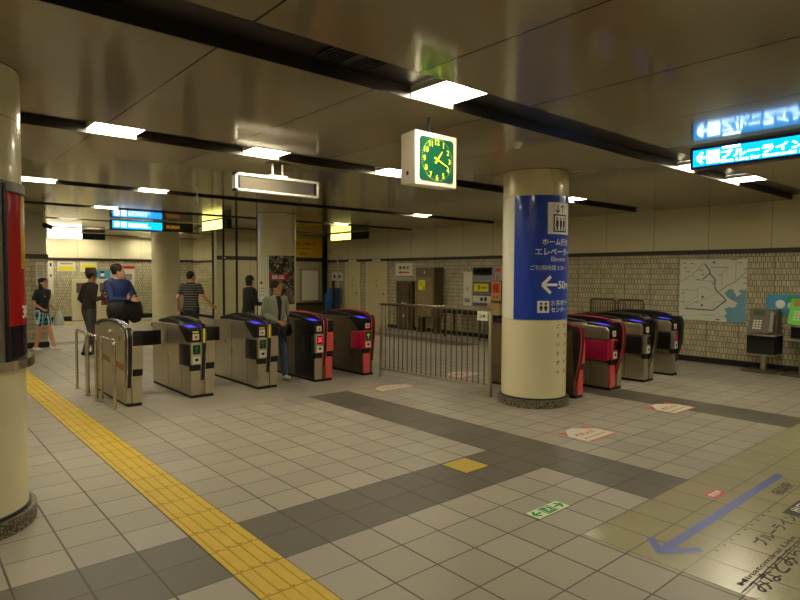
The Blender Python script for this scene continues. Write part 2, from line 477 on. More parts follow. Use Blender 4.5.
# poster case on the left column
t = thing('poster_case', 'curved grey metal case holding a red poster on the left column', 'poster case', (C0[0], C0[1], 0))
GM = mat('grey_frame', (120, 112, 100), .4, .15)
finish(arcband(bm_new(), (0, 0), .39, .422, -120, -52, 1.0, 2.12, 20), 'side_frame', GM, t, True)
b = bm_new(); arcband(b, (0, 0), .39, .405, -52, 60, 2.06, 2.12, 30); finish(b, 'top_rail', GM, t, True)
b = bm_new(); arcband(b, (0, 0), .39, .44, -120, 60, .99, 1.045, 40); finish(b, 'bottom_rail', CHROME, t, True)
b = bm_new(); arcband(b, (0, 0), .39, .43, -54.5, -51.5, 1.04, 2.1, 2); arcband(b, (0, 0), .39, .418, -60, 60, 2.055, 2.062, 30)
finish(b, 'gasket', BLACK, t)
fr = .4
finish(arcband(bm_new(), (0, 0), .39, fr, -51.5, 60, 1.045, 2.06, 30), 'poster', mat('poster_red', (176, 10, 16), .16), t, True)
p = t.children[-1]
finish(arcband(bm_new(), (0, 0), .39, fr+.001, -51.5, 60, 1.045, 1.25, 30), 'navy_band', mat('poster_navy', (22, 20, 30), .16), t, True)
finish(arcband(bm_new(), (0, 0), .39, fr+.001, -27, -12, 1.60, 2.06, 6), 'gold_stripe', mat('poster_gold', (196, 140, 30), .2), t, True)
b = bm_new(); text_into(b, '38', cylfn((0, 0), fr+.002, -27.5), 0, 1.29, .08); finish(b, 'white_number', WHITEINK, t)

# dark photo poster on the column behind the gates
t = thing('photo_poster', 'dark photo poster with red stripe wrapped on column behind the gates', 'poster', (C2[0], C2[1], 0))
pm = NB('photo_poster', .3, .5); n1 = pm.noise(9, 5); n2 = pm.noise(22, 4)
pc = pm.mix(pm.op('GREATER_THAN', n1, .53), (34, 26, 18), (120, 108, 84)); pc = pm.mix(pm.op('GREATER_THAN', n2, .62), pc, (200, 192, 170)); pm.done(pc)
finish(arcband(bm_new(), (0, 0), .391, .396, -142.6, -55, .95, 1.94, 24), 'sheet', pm.m, t, True)
finish(arcband(bm_new(), (0, 0), .391, .3975, -140, -80, 1.44, 1.57, 16), 'red_band', REDINK, t, True)
b = bm_new(); text_into(b, '鉄道', cylfn((0, 0), .399, -134), 0, 1.46, .09, .26); finish(b, 'title', WHITEINK, t)
b = bm_new(); arcband(b, (0, 0), .391, .395, 180-10, 180+30, .95, 1.9, 8)
p = tag(finish(b, 'paper_notice', CREAMP, None, True), 'pale paper strip with small red mark on column left of photo poster', 'notice')
p.location = (C2[0], C2[1], 0)
b = bm_new(); arcband(b, (0, 0), .391, .3965, 180, 180+14, 1.36, 1.41, 3); finish(b, 'red_mark', REDINK, p)
b = bm_new()
for z in (1.27, 1.2, 1.13, 1.02): arcband(b, (0, 0), .391, .3965, 178, 200, z, z+.012, 3)
finish(b, 'small_print', GREYP, p)

# ------------------------------------------------------------------ ceiling lights
first = None
def ceiling_light(x, yi, label, grp='recessed ceiling light panels'):
    global first
    a, b_ = CH[yi]
    loc = (-1.908+(x+1.908)*1.042, (a+b_)/2, H)
    if first is None:
        t = thing('ceiling_light', label, 'ceiling light', loc, 0, grp)
        w = .208
        finish(box(bm_new(), -w+.006, w-.006, -.212, .212, .066, .084), 'diffuser', LAMP, t)
        for s in (-1, 1): finish(box(bm_new(), s*w-.004, s*w+.004, -.214, .214, .04, .084), 'end_plate', WHITE, t)
        for s in (-1, 1): finish(box(bm_new(), -w, w, s*.214-.004, s*.214, .004, .07), 'reflector', WHITE, t)
        first = t
        return t
    return dup(first, loc, label, grp)
# indices into CH: 2 is the nearest visible channel
L = [(.98, 2, 'large ceiling light panel above the green clock'),
     (4.99, 2, 'ceiling light panel partly behind the right blue sign, left of its neighbour'),
     (6.36, 2, 'ceiling light panel right of and just below the lit blue sign'),
     (-.43, 3, 'ceiling light panel in the second channel, second nearest the left column'),
     (.99, 3, 'ceiling light panel right above the grey display board'),
     (2.68, 3, 'ceiling light panel just left of the green clock'),
     (6.45, 3, 'ceiling light panel peeking out right of the blue-wrapped column'),
     (-.42, 4, 'ceiling light panel touching the left column at frame left'),
     (1.04, 4, 'ceiling light panel in the third channel left of the grey display board'),
     (6.42, 4, 'small ceiling light panel below right of the green clock'),
     (1.13, 5, 'ceiling light panel above the hanging far left blue sign'),
     (6.42, 5, 'ceiling light panel above the small yellow sign near side wall'),
     (1.12, 6, 'thin ceiling light panel above the white blank hanging sign'),
     (2.25, 7, 'thin ceiling light panel right behind the white blank hanging sign'),
     (4.5, 8, 'farthest ceiling light panel close to the back wall')]
for x, i, lab in L: ceiling_light(x, i, lab)
for x, i in ((-3.4, 2), (-5.6, 2), (-3.2, 3), (-5.6, 3), (-3., 4), (-5.5, 4), (-1.9, 5), (-4.5, 5), (-1.8, 6), (-4.6, 6), (-1.4, 7), (-4, 7), (4.5, 7), (1.6, 8), (-1.6, 8),
             (-3.4, 1), (-.5, 1), (2.6, 1), (5.4, 1), (7.6, 1), (-3.4, 0), (.3, 0), (3.2, 0), (6.4, 0), (6.15, 6), (2.6, 8), (.3, 8)):  # unseen panels added for light; the last ones brighten booth and back wall
    ceiling_light(x, i, 'added ceiling light panel outside the view or behind a column or sign')

# ventilation grille in the nearest channel
t = thing('air_grille', 'black two-field air grille set into the nearest ceiling channel', 'air vent', (.25, -1.11, H+.08))
b = bm_new(); box(b, -.2, .2, -.12, .12, -.012, 0); finish(b, 'frame', DGREY, t)
b = bm_new()
for k in range(14):
    x = -.185+.0275*k
    if abs(x+.006) > .02: box(b, x, x+.012, -.105, .105, -.02, -.012)
finish(b, 'louvres', MBLACK, t)

# smoke detector
t = thing('smoke_detector', 'small white round smoke detector on ceiling above the blue-wrapped column', 'smoke detector', (2.57, -.52, H))
finish(cyl(bm_new(), (0, 0), .05, -.018, 0, 24), 'mount', WHITE, t, True)
finish(cyl(bm_new(), (0, 0), .028, -.045, -.018, 24, .038), 'sensor_head', WHITE, t, True)
# hanging white cylinder
t = thing('pendant_sensor', 'short white rod hanging from ceiling above the yellow sign', 'sensor', (1.44, 4.32, H))
finish(cyl(bm_new(), (0, 0), .008, -.12, 0, 10), 'stem', WHITE, t, True); finish(cyl(bm_new(), (0, 0), .018, -.22, -.12, 14), 'housing', WHITE, t, True)
# security camera by the pillar
t = thing('security_camera', 'dark security camera on a pale drop pole before the pillar', 'camera', (.44, 9.6, H))
finish(rod(bm_new(), (0, 0, 0), (0, 0, -.26), .016), 'pole', WHITE, t, True)
b = bm_new(); ball(b, (0, 0, -.3), .05); rod(b, (-.02, .02, -.27), (.09, -.1, -.33), .045, 14); finish(b, 'camera_body', BLACK, t, True)

# ------------------------------------------------------------------ tactile strip
bm = bm_new(); box(bm, -.6+.004, -.3-.004, Y0, 16.4, .0, .004)
for j in range(-33, 55):
    y = j*.3
    for k in range(4):
        x = -.6+.045+k*.07
        prism(bm, [(x-.014, .004), (x-.009, .009), (x+.009, .009), (x+.014, .004)], lambda u, v, w: (u, w, v), y+.012, y+.288)
tag(finish(bm, 'tactile_paving', YELLOW), 'yellow tactile guide strip with raised bars running from bottom edge to left column', 'tactile paving')
bm = bm_new(); box(bm, .8, 4.6, 16.05, 16.35, 0, .004)
for k in range(4): box(bm, .82, 4.58, 16.09+k*.07, 16.115+k*.07, .004, .009)
tag(finish(bm, 'tactile_paving', YELLOW), 'short distant yellow tactile strip along the foot of the back wall', 'tactile paving')

# ------------------------------------------------------------------ floor markings
T = .3
tag(finish(box(bm_new(), 5.02*T, 5.93*T, -2.97*T, -2.07*T, 0, .002), 'floor_patch', mat('yellow_patch', (176, 154, 52), .45, noise=.15, nscale=40)),
    'worn yellow square patch on the dark floor band', 'floor marking')
t = thing('floor_exit_sign', 'green and white exit marker with two arrows set into the floor', 'exit sign', (4.03*T, -6.03*T, 0))
finish(box(bm_new(), 0, .351, 0, .126, 0, .002), 'frame', mat('brown_metal', (84, 74, 52), .4, .3), t)
finish(box(bm_new(), .004, .347, .005, .121, .001, .003), 'plate', mat('exit_pale', (196, 214, 168), .4), t)
G = mat('exit_green', (22, 118, 62), .5)
f = floorfn(0, 0, .0038); b = bm_new()
strip_into(b, [(.03, .063), (.10, .063)], .016, f); strip_into(b, [(.062, .1), (.024, .063), (.062, .026)], .018, f)
strip_into(b, [(.25, .063), (.325, .063)], .016, f); strip_into(b, [(.29, .1), (.328, .063), (.29, .026)], .018, f)
rect_into(b, .118, .016, .232, .11, f)
finish(b, 'arrows', G, t)
b = bm_new(); f = floorfn(0, 0, .0045)
strip_into(b, [(.13, .022), (.13, .10)], .007, f); strip_into(b, [(.215, .022), (.215, .10), (.17, .10)], .007, f)
strip_into(b, [(.19, .085), (.175, .06), (.155, .035)], .012, f); strip_into(b, [(.175, .06), (.195, .035)], .01, f); strip_into(b, [(.155, .07), (.2, .066)], .008, f)
poly_into(b, [(.194+.009*math.cos(q*PI/4), .096+.009*math.sin(q*PI/4)) for q in range(8)], f)
finish(b, 'running_figure', mat('exit_pale', (196, 214, 168)), t)

def arrow_sticker(x0, y0, w, d, label):
    """white floor sticker with a gable towards +y and red corners"""
    t = thing('floor_sticker', label, 'floor sticker', (x0, y0, 0), 0, None)
    f0 = lambda z: (lambda u, v: (u*w, v*d, z))
    b = bm_new(); prism(b, [(0, 0), (1, 0), (1, .62), (.62, 1), (.38, 1), (0, .62)], lambda u, v, q: (u*w, v*d, q), 0, .0015)
    finish(b, 'sheet', mat('sticker_white', (206, 196, 172), .5, noise=.06, nscale=12), t)
    b = bm_new(); f = f0(.0022)
    poly_into(b, [(0, .60), (0, 1.), (.22, .86)], f); poly_into(b, [(1, .60), (1, 1.), (.8, .84)], f)
    rect_into(b, .02, .0, .98, .055, f)
    finish(b, 'red_corners', RED, t)
    b = bm_new(); text_into(b, '改札入口', lambda u, v: (u, v, .0022), .16*w, .42*d, .2*d, .66*w)
    finish(b, 'red_writing', REDINK, t)
    b = bm_new(); f = f0(.0022); rect_into(b, .12, .22, .88, .27, f); finish(b, 'thin_line', mat('sticker_grey', (150, 140, 120)), t)
    return t
arrow_sticker(10.15*T, -3.5*T, 1.6*T, 1.3*T, 'white and red floor sticker nearest the base of blue-wrapped column')
arrow_sticker(16.1*T, -3.55*T, 1.65*T, 1.3*T, 'white and red floor sticker at the right on the dark band')
arrow_sticker(10.2*T, 6.9*T, 1.9*T, 1.0*T, 'white and red floor sticker left of the steel fence')
arrow_sticker(15.4*T, 7.1*T, 1.8*T, 1.45*T, 'white and red floor sticker seen through the steel fence')

# large floor film with blue arrow
t = thing('floor_map', 'large yellowish floor film with long blue arrow and black station writing', 'floor sticker', (0, 0, 0))
finish(box(bm_new(), 4.12*T, 19.*T, -15*T, -7.02*T, 0, .0016), 'film', sticker_floor_material(), t)
BA = mat('arrow_blue', (86, 96, 160), .35)
b = bm_new(); f = floorfn(0, 0, .0024)
S_ = lambda pts: [(a*T, c*T) for a, c in pts]
strip_into(b, S_([(11.3, -8.40), (4.62, -8.40)]), .062, f)
strip_into(b, S_([(5.02, -7.97), (4.50, -8.43)]), .05, floorfn(0, 0, .0028)); strip_into(b, S_([(4.50, -8.37), (5.25, -8.86)]), .05, floorfn(0, 0, .0031))
finish(b, 'blue_arrow', BA, t)
b = bm_new(); rect_into(b, 8.2*T, -8.02*T, 8.78*T, -7.68*T, f); finish(b, 'red_label', RED, t)
b = bm_new(); text_into(b, '現在地', floorfn(0, 0, .003), 8.26*T, -7.93*T, .05, .15); finish(b, 'label_writing', WHITEINK, t)
b = bm_new()
text_into(b, 'ブルーライン', f, 6.35*T, -9.62*T, .085, .62)
text_into(b, 'みなとみらい線', f, 4.45*T, -10.25*T, .11, .95)
text_into(b, 'グランドプラン', f, 7.6*T, -10.4*T, .12, 1.0)
rect_into(b, 8.45*T, -9.62*T, 9.6*T, -9.28*T, f)
for u, w in ((4.4, 3.2), (8.2, 1.4)): text_into(b, 'Minatomirai Line', f, u*T, -9.88*T, .03, w*T*.9)
text_into(b, '横浜駅', f, 9.6*T, -8.95*T, .09, .33)
for k in range(9): rect_into(b, (5.4+.36*k)*T, -9.1*T, (5.46+.36*k)*T, -9.04*T, f)
strip_into(b, S_([(4.15, -9.95), (9.5, -9.95)]), .008, f)
finish(b, 'black_writing', mat('faded_ink', (58, 48, 34), .6), t)
b = bm_new(); text_into(b, '出口', floorfn(0, 0, .003), 8.75*T, -9.56*T, .07, .18); finish(b, 'box_writing', PAPER, t)

# ------------------------------------------------------------------ ticket gates
def gate(loc, label, left=True, right=True, trim=None, box_m=BLACK, lit='arrow', lower=None, upper=None, lowl=None,
         disp=STEEL, dark=False, silver=False, tall_label=True, flap=None, bright=False, prot=0.):
    """local frame: x across, front at y=0, depth to +y"""
    trim = trim or BLACK
    t = thing('ticket_gate', label, 'ticket gate', loc, 0, 'ticket gates')
    xl = -.15 if left else -.02
    xr = .15 if right else .04
    D = 1.42
    side = STEELD if dark == 'side' else STEEL
    # base plinth and main cabinet
    finish(box(bm_new(), xl+.006, xr-.006, .004, D-.004, 0, .035), 'plinth', MBLACK, t)
    body = finish(yz(bm_new(), [(.03, .035), (D, .035), (D, .885), (.9, .895), (.34, .9), (.06, .70), (.03, .36)], xl, xr), 'cabinet', side, t, bevel=.004)
    b = bm_new()
    box(b, xl-.0015, xl+.002, .30, .306, .06, .86); box(b, xl-.0015, xl+.002, .80, .806, .06, .88)
    finish(b, 'panel_seams', DGREY, t)
    # small slots in the side sheet
    b = bm_new(); box(b, xl-.002, xl+.002, .78, .80, .42, .46); box(b, xl-.002, xl+.002, 1.0, 1.02, .55, .60); finish(b, 'side_slots', MBLACK, t)
    # long curved fairing over the top that sweeps down the front as a fin
    N = 14 if not prot else 12
    top = []
    for i in range(N+1):
        y = 1.36-1.30*i/N
        top.append((y, .915+.085*math.sin(PI*min(1, (1.36-y)/1.5))**.7 - (.03 if y < .12 else 0)))
    front = [(.0-prot*.8, .935), (-.03-prot*.95, .90), (-.045-prot, .84), (-.045-prot, .72), (-.038-prot, .6), (-.022-prot*.8, .46), (-.005-prot*.4, .34), (.006, .22)]
    inner = [(.03, .30), (.05, .6), (.06, .86), (.3, .895), (1.36, .885)]
    fin = top+front+inner
    finish(yz(bm_new(), fin, -.024 if left else -.018, .034), 'fairing', BLACK, t)
    # edge trim following the fairing
    path = [(y, z) for y, z in top[3:]]+front
    b = bm_new()
    for x0, x1 in ((-.027, -.017), (.028, .037)):
        pr_ = []
        n = len(path)
        for i, (y, z) in enumerate(path):
            a = path[max(i-1, 0)]; c = path[min(i+1, n-1)]
            d = Vector((c[0]-a[0], c[1]-a[1])).normalized(); nn = Vector((-d.y, d.x))
            if nn.dot(Vector((y-.6, z-.5))) < 0: nn = -nn
            pr_.append((y, z, nn))
        outer = [(y+nn.x*.004, z+nn.y*.004) for y, z, nn in pr_]; inn = [(y-nn.x*.012, z-nn.y*.012) for y, z, nn in pr_]
        for i in range(n-1):
            yz(b, [outer[i], outer[i+1], inn[i+1], inn[i]], x0, x1)
    finish(b, 'edge_trim', trim if trim is not BLACK else DGREY, t)
    if bright:    # yellow strip on the front of the fin
        finish(box(bm_new(), -.006, .018, -.056, -.046, .70, .88), 'fin_strip', YELP, t)
    # wide dark console behind the fin
    finish(yz(bm_new(), [(.38, .885), (.5, .93), (.95, .965), (1.28, .93), (1.32, .885)], xl+.05 if left else -.03, .08 if right else .034), 'top_console', BLACK, t, bevel=.006)
    if left:
        x1 = -.026
        # sloping reader deck
        rd = finish(yz(bm_new(), [(.0, .71), (-.008, .86), (.05, .885), (.36, .915), (.36, .88), (.1, .70)], xl-.012, x1), 'reader_deck', BLACK, t, bevel=.004)
        b = bm_new(); yz(b, [(.09, .8915), (.25, .9085), (.25, .9055), (.09, .8885)], xl+.015, x1-.012); finish(b, 'card_reader', BLUEL, rd)
        if silver:
            finish(yz(bm_new(), [(.02, .70), (.01, .82), (.05, .865), (.42, .885), (.44, .70)], xl-.05, xl-.01), 'side_hood', STEEL, t, bevel=.006)
        # sensor box with the flap on the aisle side
        y1 = .46 if silver else .27
        finish(box(bm_new(), xl-.05, xl+.01, .02, y1, .41, .68, .014), 'flap_housing', box_m, t, True)
        if silver:
            finish(yz(bm_new(), [(.03, .38), (.03, .41), (.46, .41), (.44, .38)], xl-.045, xl), 'housing_sill', CHROME, t)
        # display block
        dk = finish(box(bm_new(), xl-.005, x1, -.03, .06, .425, .705, .006), 'display_panel', disp, t, True)
        w0, w1 = xl+.012, x1-.012
        yf = -.0305
        finish(box(bm_new(), w0+.008, w1-.002, yf-.003, yf, .56, .675), 'display', BLACK, dk)
        b = bm_new(); fn = backfn(yf-.005, (w0+w1)/2+.003)
        if lit in ('arrow', 'dimarrow'):
            strip_into(b, [(0, .575), (0, .645)], .016, fn); strip_into(b, [(-.028, .625), (0, .655), (.028, .625)], .016, fn)
            finish(b, 'green_arrow', GREENL if lit == 'arrow' else mat('green_faint', (20, 110, 40), .5, emit=.08), dk)
        elif lit == 'cross':
            strip_into(b, [(-.032, .58), (.032, .655)], .02, fn); strip_into(b, [(-.032, .655), (.032, .58)], .02, fn)
            finish(b, 'red_cross', REDL, dk)
        elif lit == 'red':
            rect_into(b, -.03, .57, .03, .66, fn); finish(b, 'red_lamp', REDD, dk)
        else:
            rect_into(b, -.028, .585, .028, .65, fn); finish(b, 'dim_display', mat('dim_green', (40, 52, 34), .4), dk)
        b = bm_new(); box(b, w0+.004, w1, yf-.003, yf, .44, .53, 0); lb = finish(b, 'slot_label', PAPER, dk)
        b = bm_new(); fn = backfn(yf-.0045, (w0+w1)/2+.003); rect_into(b, -.022, .47, .022, .505, fn); finish(b, 'slot_print', BLKINK, lb)
        b = bm_new(); box(b, w0+.012, w1-.004, -.014, -.008, .735, .815); lb = finish(b, 'upper_label', PAPER, rd)
        b = bm_new(); fn = backfn(-.0155, (w0+w1)/2+.004); rect_into(b, -.016, .755, .016, .79, fn); finish(b, 'label_mark', SALMON, lb)
        if tall_label:
            b = bm_new(); box(b, w0+.01, w1-.008, -.016, -.01, .828, .848); finish(b, 'yellow_label', YELP, rd)
        finish(box(bm_new(), xl+.0, x1, -.005, .05, .345, .425, .006), 'coin_recess', MBLACK, t)
        finish(box(bm_new(), xl+.004, x1-.004, .0, .05, .038, .345, .003), 'lower_door', lowl or STEEL, t)
    if right:
        x0 = .036
        rb = finish(box(bm_new(), x0, xr+.012, -.01, .30, .715, .895, .012), 'hood', BLACK, t, True)
        finish(box(bm_new(), x0, xr+.012, -.012, .30, .44, .715, .004), 'upper_door', upper or STEEL, t)
        finish(yz(bm_new(), [(-.012, .435), (.008, .355), (.3, .355), (.3, .435)], x0, xr+.006), 'recess', MBLACK, t)
        finish(box(bm_new(), x0, xr, .0, .05, .038, .355, .003), 'lower_door', lower or STEEL, t)
    if flap:
        finish(box(bm_new(), xr, xr+flap, .95, 1.0, .60, .80, .01), 'flap', BLACK, t, True)
    return t
G1Y = 3.235
g = gate((.165, G1Y, 0), 'leftmost ticket gate with brown stickers on its curved side, behind steel rails', left=False, trim=CHROME, flap=.55)
b = bm_new()
yz(b, [(.5, .42), (1.32, .46), (1.32, .52), (.5, .50)], -.0235, -.0215)
finish(b, 'brown_sticker', mat('brown_sticker', (150, 104, 56), .5), g)
finish(yz(bm_new(), [(.05, .035), (1.40, .035), (1.40, .70), (1.32, .82), (1.05, .93), (.7, .97), (.35, .955), (.1, .90), (.03, .8)], -.032, -.019), 'side_shield', STEEL, g, bevel=.003)
b = bm_new()
for y, z in ((.22, .80), (.62, .84)):
    rod(b, (-.045, y, z), (-.03, y, z), .03, 16)
finish(b, 'round_fittings', CHROME, g, True)
b = bm_new(); yz(b, [(.08, .42), (.44, .44), (.44, .52), (.08, .50)], -.0345, -.0325); yz(b, [(.66, .45), (1.2, .48), (1.2, .56), (.66, .53)], -.0345, -.0325)
finish(b, 'side_sticker', mat('brown_sticker', (150, 104, 56), .5), g)
gate((1.05, G1Y, 0), 'silver ticket gate second from left with green display and yellow label', trim=CHROME, bright=True, lit='dimarrow', flap=.5)
gate((1.965, G1Y, 0), 'silver ticket gate left of the walking person in sage jacket', trim=CHROME, bright=True, lit='dimarrow')
gate((2.86, G1Y-.03, 0), 'dark ticket gate with red cross display and salmon front', trim=SALMON, lit='cross', lower=SALMON, upper=SALMON, dark='side', tall_label=False)
finish(box(bm_new(), -.158, -.148, .03, .56, .05, .88, .003), 'black_side_slab', BLACK, bpy.data.objects['ticket_gate.003'])  # black slab over the front part of the left side
gate((3.745, G1Y-.03, 0), 'red-edged ticket gate with magenta side box left of the fence', right=False, trim=RED, box_m=MAGENTA, lowl=SALMON, disp=RED, tall_label=False, dark='side')
G2Y = .13
g = gate((4.655, G2Y, 0), 'ticket gate half hidden behind blue-wrapped column with red trim', left=False, trim=RED, lower=SALMON, upper=SALMON, dark='side', prot=.03)
finish(box(bm_new(), -.026, -.018, .06, 1.36, .3, .86, .002), 'side_panel', mat('bronze_panel', (122, 108, 76), .4, .5), g)
gate((5.62, G2Y, 0), 'red-trimmed ticket gate with large magenta side panel right of column', trim=RED, box_m=MAGENTA, lit='dim', lowl=SALMON, disp=RED, silver=True, tall_label=False, right=True, prot=.065)
gate((6.56, G2Y, 0), 'silver-trimmed ticket gate with black side panel between red and black gates', trim=CHROME, lit='dim', silver=True, tall_label=False, prot=.065)
gate((7.46, G2Y, 0), 'rightmost ticket gate, black trimmed with red display light', trim=BLACK, lit='red', silver=True, tall_label=False, right=False, prot=.04)

# ------------------------------------------------------------------ steel U rails at left
def u_rail(y0, y1, x, label):
    t = thing('guard_rail', label, 'rail', (x, 0, 0), 0, 'U-shaped guard rails')
    r = .05; z = .80
    pts = [(0, y0, 0), (0, y0, z-r)]+[(0, y0+r-r*math.cos(a), z-r+r*math.sin(a)) for a in (PI/8, PI/4, 3*PI/8, PI/2)]
    pts += [(0, y1-r+r*math.sin(a), z-r+r*math.cos(a)) for a in (0, PI/8, PI/4, 3*PI/8, PI/2)]+[(0, y1, 0)]
    finish(tube(bm_new(), pts, .019, 14), 'pipe', CHROME, t, True)
    b = bm_new(); cyl(b, (0, y0), .032, 0, .008, 20); cyl(b, (0, y1), .032, 0, .008, 20); finish(b, 'floor_flange', STEEL, t, True)
u_rail(3.2, 3.76, 0.0, 'steel U-shaped guard rail nearest the camera beside leftmost gate')
u_rail(3.86, 4.26, -.035, 'middle one of three steel U-shaped guard rails')
u_rail(4.34, 4.88, -.03, 'farthest of three steel U-shaped guard rails beside leftmost gate')

# ------------------------------------------------------------------ fence between gate and column
t = thing('steel_fence', 'steel bar fence between red-edged gate and the blue-wrapped column', 'fence', (3.90, .92, 0), .068)
FL_ = 2.06
b = bm_new(); box(b, -.02, .02, -.02, FL_+.02, 1.10, 1.14, .004); finish(b, 'top_rail', CHROME, t, True)
finish(box(bm_new(), -.015, .015, 0, FL_, .11, .14, .003), 'bottom_rail', STEEL, t, True)
for y in (0, FL_): finish(box(bm_new(), -.02, .02, y-.02, y+.02, 0, 1.10, .003), 'post', STEEL, t, True)
for k in range(21):
    y = (k+1)*FL_/22; finish(rod(bm_new(), (0, y, .13), (0, y, 1.11), .0075, 8), 'bar', STEELD, t, True)
b = bm_new(); box(b, -.028, -.022, .03, .19, .98, 1.10); p = finish(b, 'paper_tag', PAPER, t); p['label'] = 'white paper tag tied to fence corner'
b = bm_new(); f = wallfn(-.029, .18, off=0); text_into(b, '注意', f, .02, 1.01, .05, .1); finish(b, 'tag_print', DGREY, p)

# ------------------------------------------------------------------ fence panels at the side wall
def low_fence(y0, y1, label):
    t = thing('bar_panel', label, 'fence', (8.95, y0, 0), 0, 'brown bar panels at the side wall')
    w = y1-y0; r = .04; z = 1.09
    pts = [(0, 0, 0), (0, 0, z-r), (0, r*.3, z-r*.3), (0, r, z), (0, w-r, z), (0, w-r*.3, z-r*.3), (0, w, z-r), (0, w, 0)]
    BZ = mat('bronze_pipe', (96, 80, 52), .35, .6)
    finish(tube(bm_new(), pts, .019, 10), 'frame', BZ, t, True)
    for k in range(9): finish(rod(bm_new(), (0, w*(k+1)/10, .1), (0, w*(k+1)/10, z), .007, 8), 'bar', BZ, t, True)
    finish(rod(bm_new(), (0, 0, .1), (0, w, .1), .012, 8), 'bottom_rail', BZ, t, True)
low_fence(2.02, 2.56, 'left brown bar panel at tiled wall behind the right gates')
low_fence(1.44, 1.96, 'right brown bar panel at tiled wall behind the right gates')

# ------------------------------------------------------------------ hanging signs and clock
def mount_rods(pts, z0, r, m, t):
    for x, y in pts: finish(rod(bm_new(), (x, y, z0), (x, y, 0), r), 'hanger', m, t, True)
# clock
t = thing('hanging_clock', 'white boxed clock with green lit face and yellow numerals hanging from ceiling', 'clock', (1.33, -.62, H))
Wc = .225; zc = -.345; hz = .205
b = bm_new(); 
A = [(-Wc, -.09, zc-hz), (Wc, -.09, zc-hz), (Wc, -.09, zc+hz), (-Wc, -.09, zc+hz)]
B = [(-Wc+.012, .09, zc-hz+.012), (Wc-.012, .09, zc-hz+.012), (Wc-.012, .09, zc+hz-.012), (-Wc+.012, .09, zc+hz-.012)]
va = [b.verts.new(p) for p in A]; vb = [b.verts.new(p) for p in B]
b.faces.new(va); b.faces.new(vb[::-1])
for k in range(4): b.faces.new((va[k], vb[k], vb[(k+1) % 4], va[(k+1) % 4]))
finish(b, 'housing', mat('clock_white', (236, 230, 208), .4), t, bevel=.008)
b = bm_new(); w = .18; h2 = .165; r = .03
ptsr = []
for cx, cz, a0 in ((w-r, h2-r, 0), (-w+r, h2-r, 90), (-w+r, -h2+r, 180), (w-r, -h2+r, 270)):
    for k in range(5):
        a = math.radians(a0+k*22.5); ptsr.append((cx+r*math.cos(a), zc+cz+r*math.sin(a)))
xz(b, ptsr, -.096, -.088); finish(b, 'dial', mat('dial_green', (8, 74, 48), .35, emit=.04, ecol=(16, 140, 84)), t)
YG = mat('dial_yellow', (225, 240, 60), .4, emit=.3, ecol=(225, 245, 50))
b = bm_new()
for k in range(1, 13):
    a = PI/2-k*PI/6; R_ = .135; s_ = str(k)
    w_ = text_geo(s_, .02)[2]*.042
    text_into(b, s_, backfn(-.0975, 0), R_*1.0*math.cos(a)-w_/2, zc+R_*math.sin(a)-.021, .042)
finish(b, 'numerals', YG, t)
b = bm_new()
for k in range(60):
    a = k*PI/30; f = backfn(-.0975, 0)
    r0 = .158 if k % 5 else .155
    if abs(math.cos(a))*.166 < .175: strip_into(b, [(r0*math.cos(a), zc+r0*math.sin(a)), (.164*math.cos(a), zc+.164*math.sin(a))], .004, f)
finish(b, 'minute_marks', YG, t)
def hand(name, ang, L_, w_, y):
    b = bm_new(); a = math.radians(90-ang); c, s = math.cos(a), math.sin(a)
    pts = [(-.035*c-w_*s, -.035*s+w_*c), (L_*c-w_*.5*s, L_*s+w_*.5*c), (L_*c+w_*.5*s, L_*s-w_*.5*c), (-.035*c+w_*s, -.035*s-w_*c)]
    xz(b, [(u, zc+v) for u, v in pts], y-.002, y); return finish(b, name, YG, t)
hand('hour_hand', 38, .085, .009, -.10); hand('minute_hand', 112, .125, .007, -.103)
mount_rods([(0, 0)], zc+hz-.01, .012, DGREY, t)
b = bm_new(); box(b, -Wc-.001, -Wc+.004, -.01, .01, zc-.13, zc-.10); finish(b, 'latch', DGREY, t)

# grey display board
t = thing('display_board', 'white framed hanging display board with blank grey screen', 'display board', (1.39, 1.90, H))
b = bm_new(); x0, x1, z0, z1 = -.52, .52, -.35, -.16
fw = .026
for q in ((x0, x1, z1-fw, z1), (x0, x1, z0, z0+fw*.8), (x0, x0+fw, z0, z1), (x1-fw, x1, z0, z1)): box(b, q[0], q[1], -.045, .045, q[2], q[3])
finish(b, 'frame', mat('frame_white', (236, 230, 214), .35), t)
finish(box(bm_new(), x0+fw, x1-fw, -.03, .03, z0+fw*.8, z1-fw), 'screen', mat('grey_screen', (92, 84, 72), .3), t)
b = bm_new(); box(b, x0+fw, x0+fw+.028, -.033, .033, z0+fw, z1-fw); box(b, x1-fw-.035, x1-fw, -.033, .033, z0+fw, z1-fw); finish(b, 'screen_ends', BLACK, t)
mount_rods([(-.06, 0), (.06, 0)], z1+.015, .012, WHITE, t)
b = bm_new(); box(b, -.11, .11, -.04, .04, z1, z1+.02); finish(b, 'hanger_foot', WHITE, t)
finish(box(bm_new(), -.12, .12, -.05, .05, -.012, 0), 'ceiling_plate', DGREY, t)

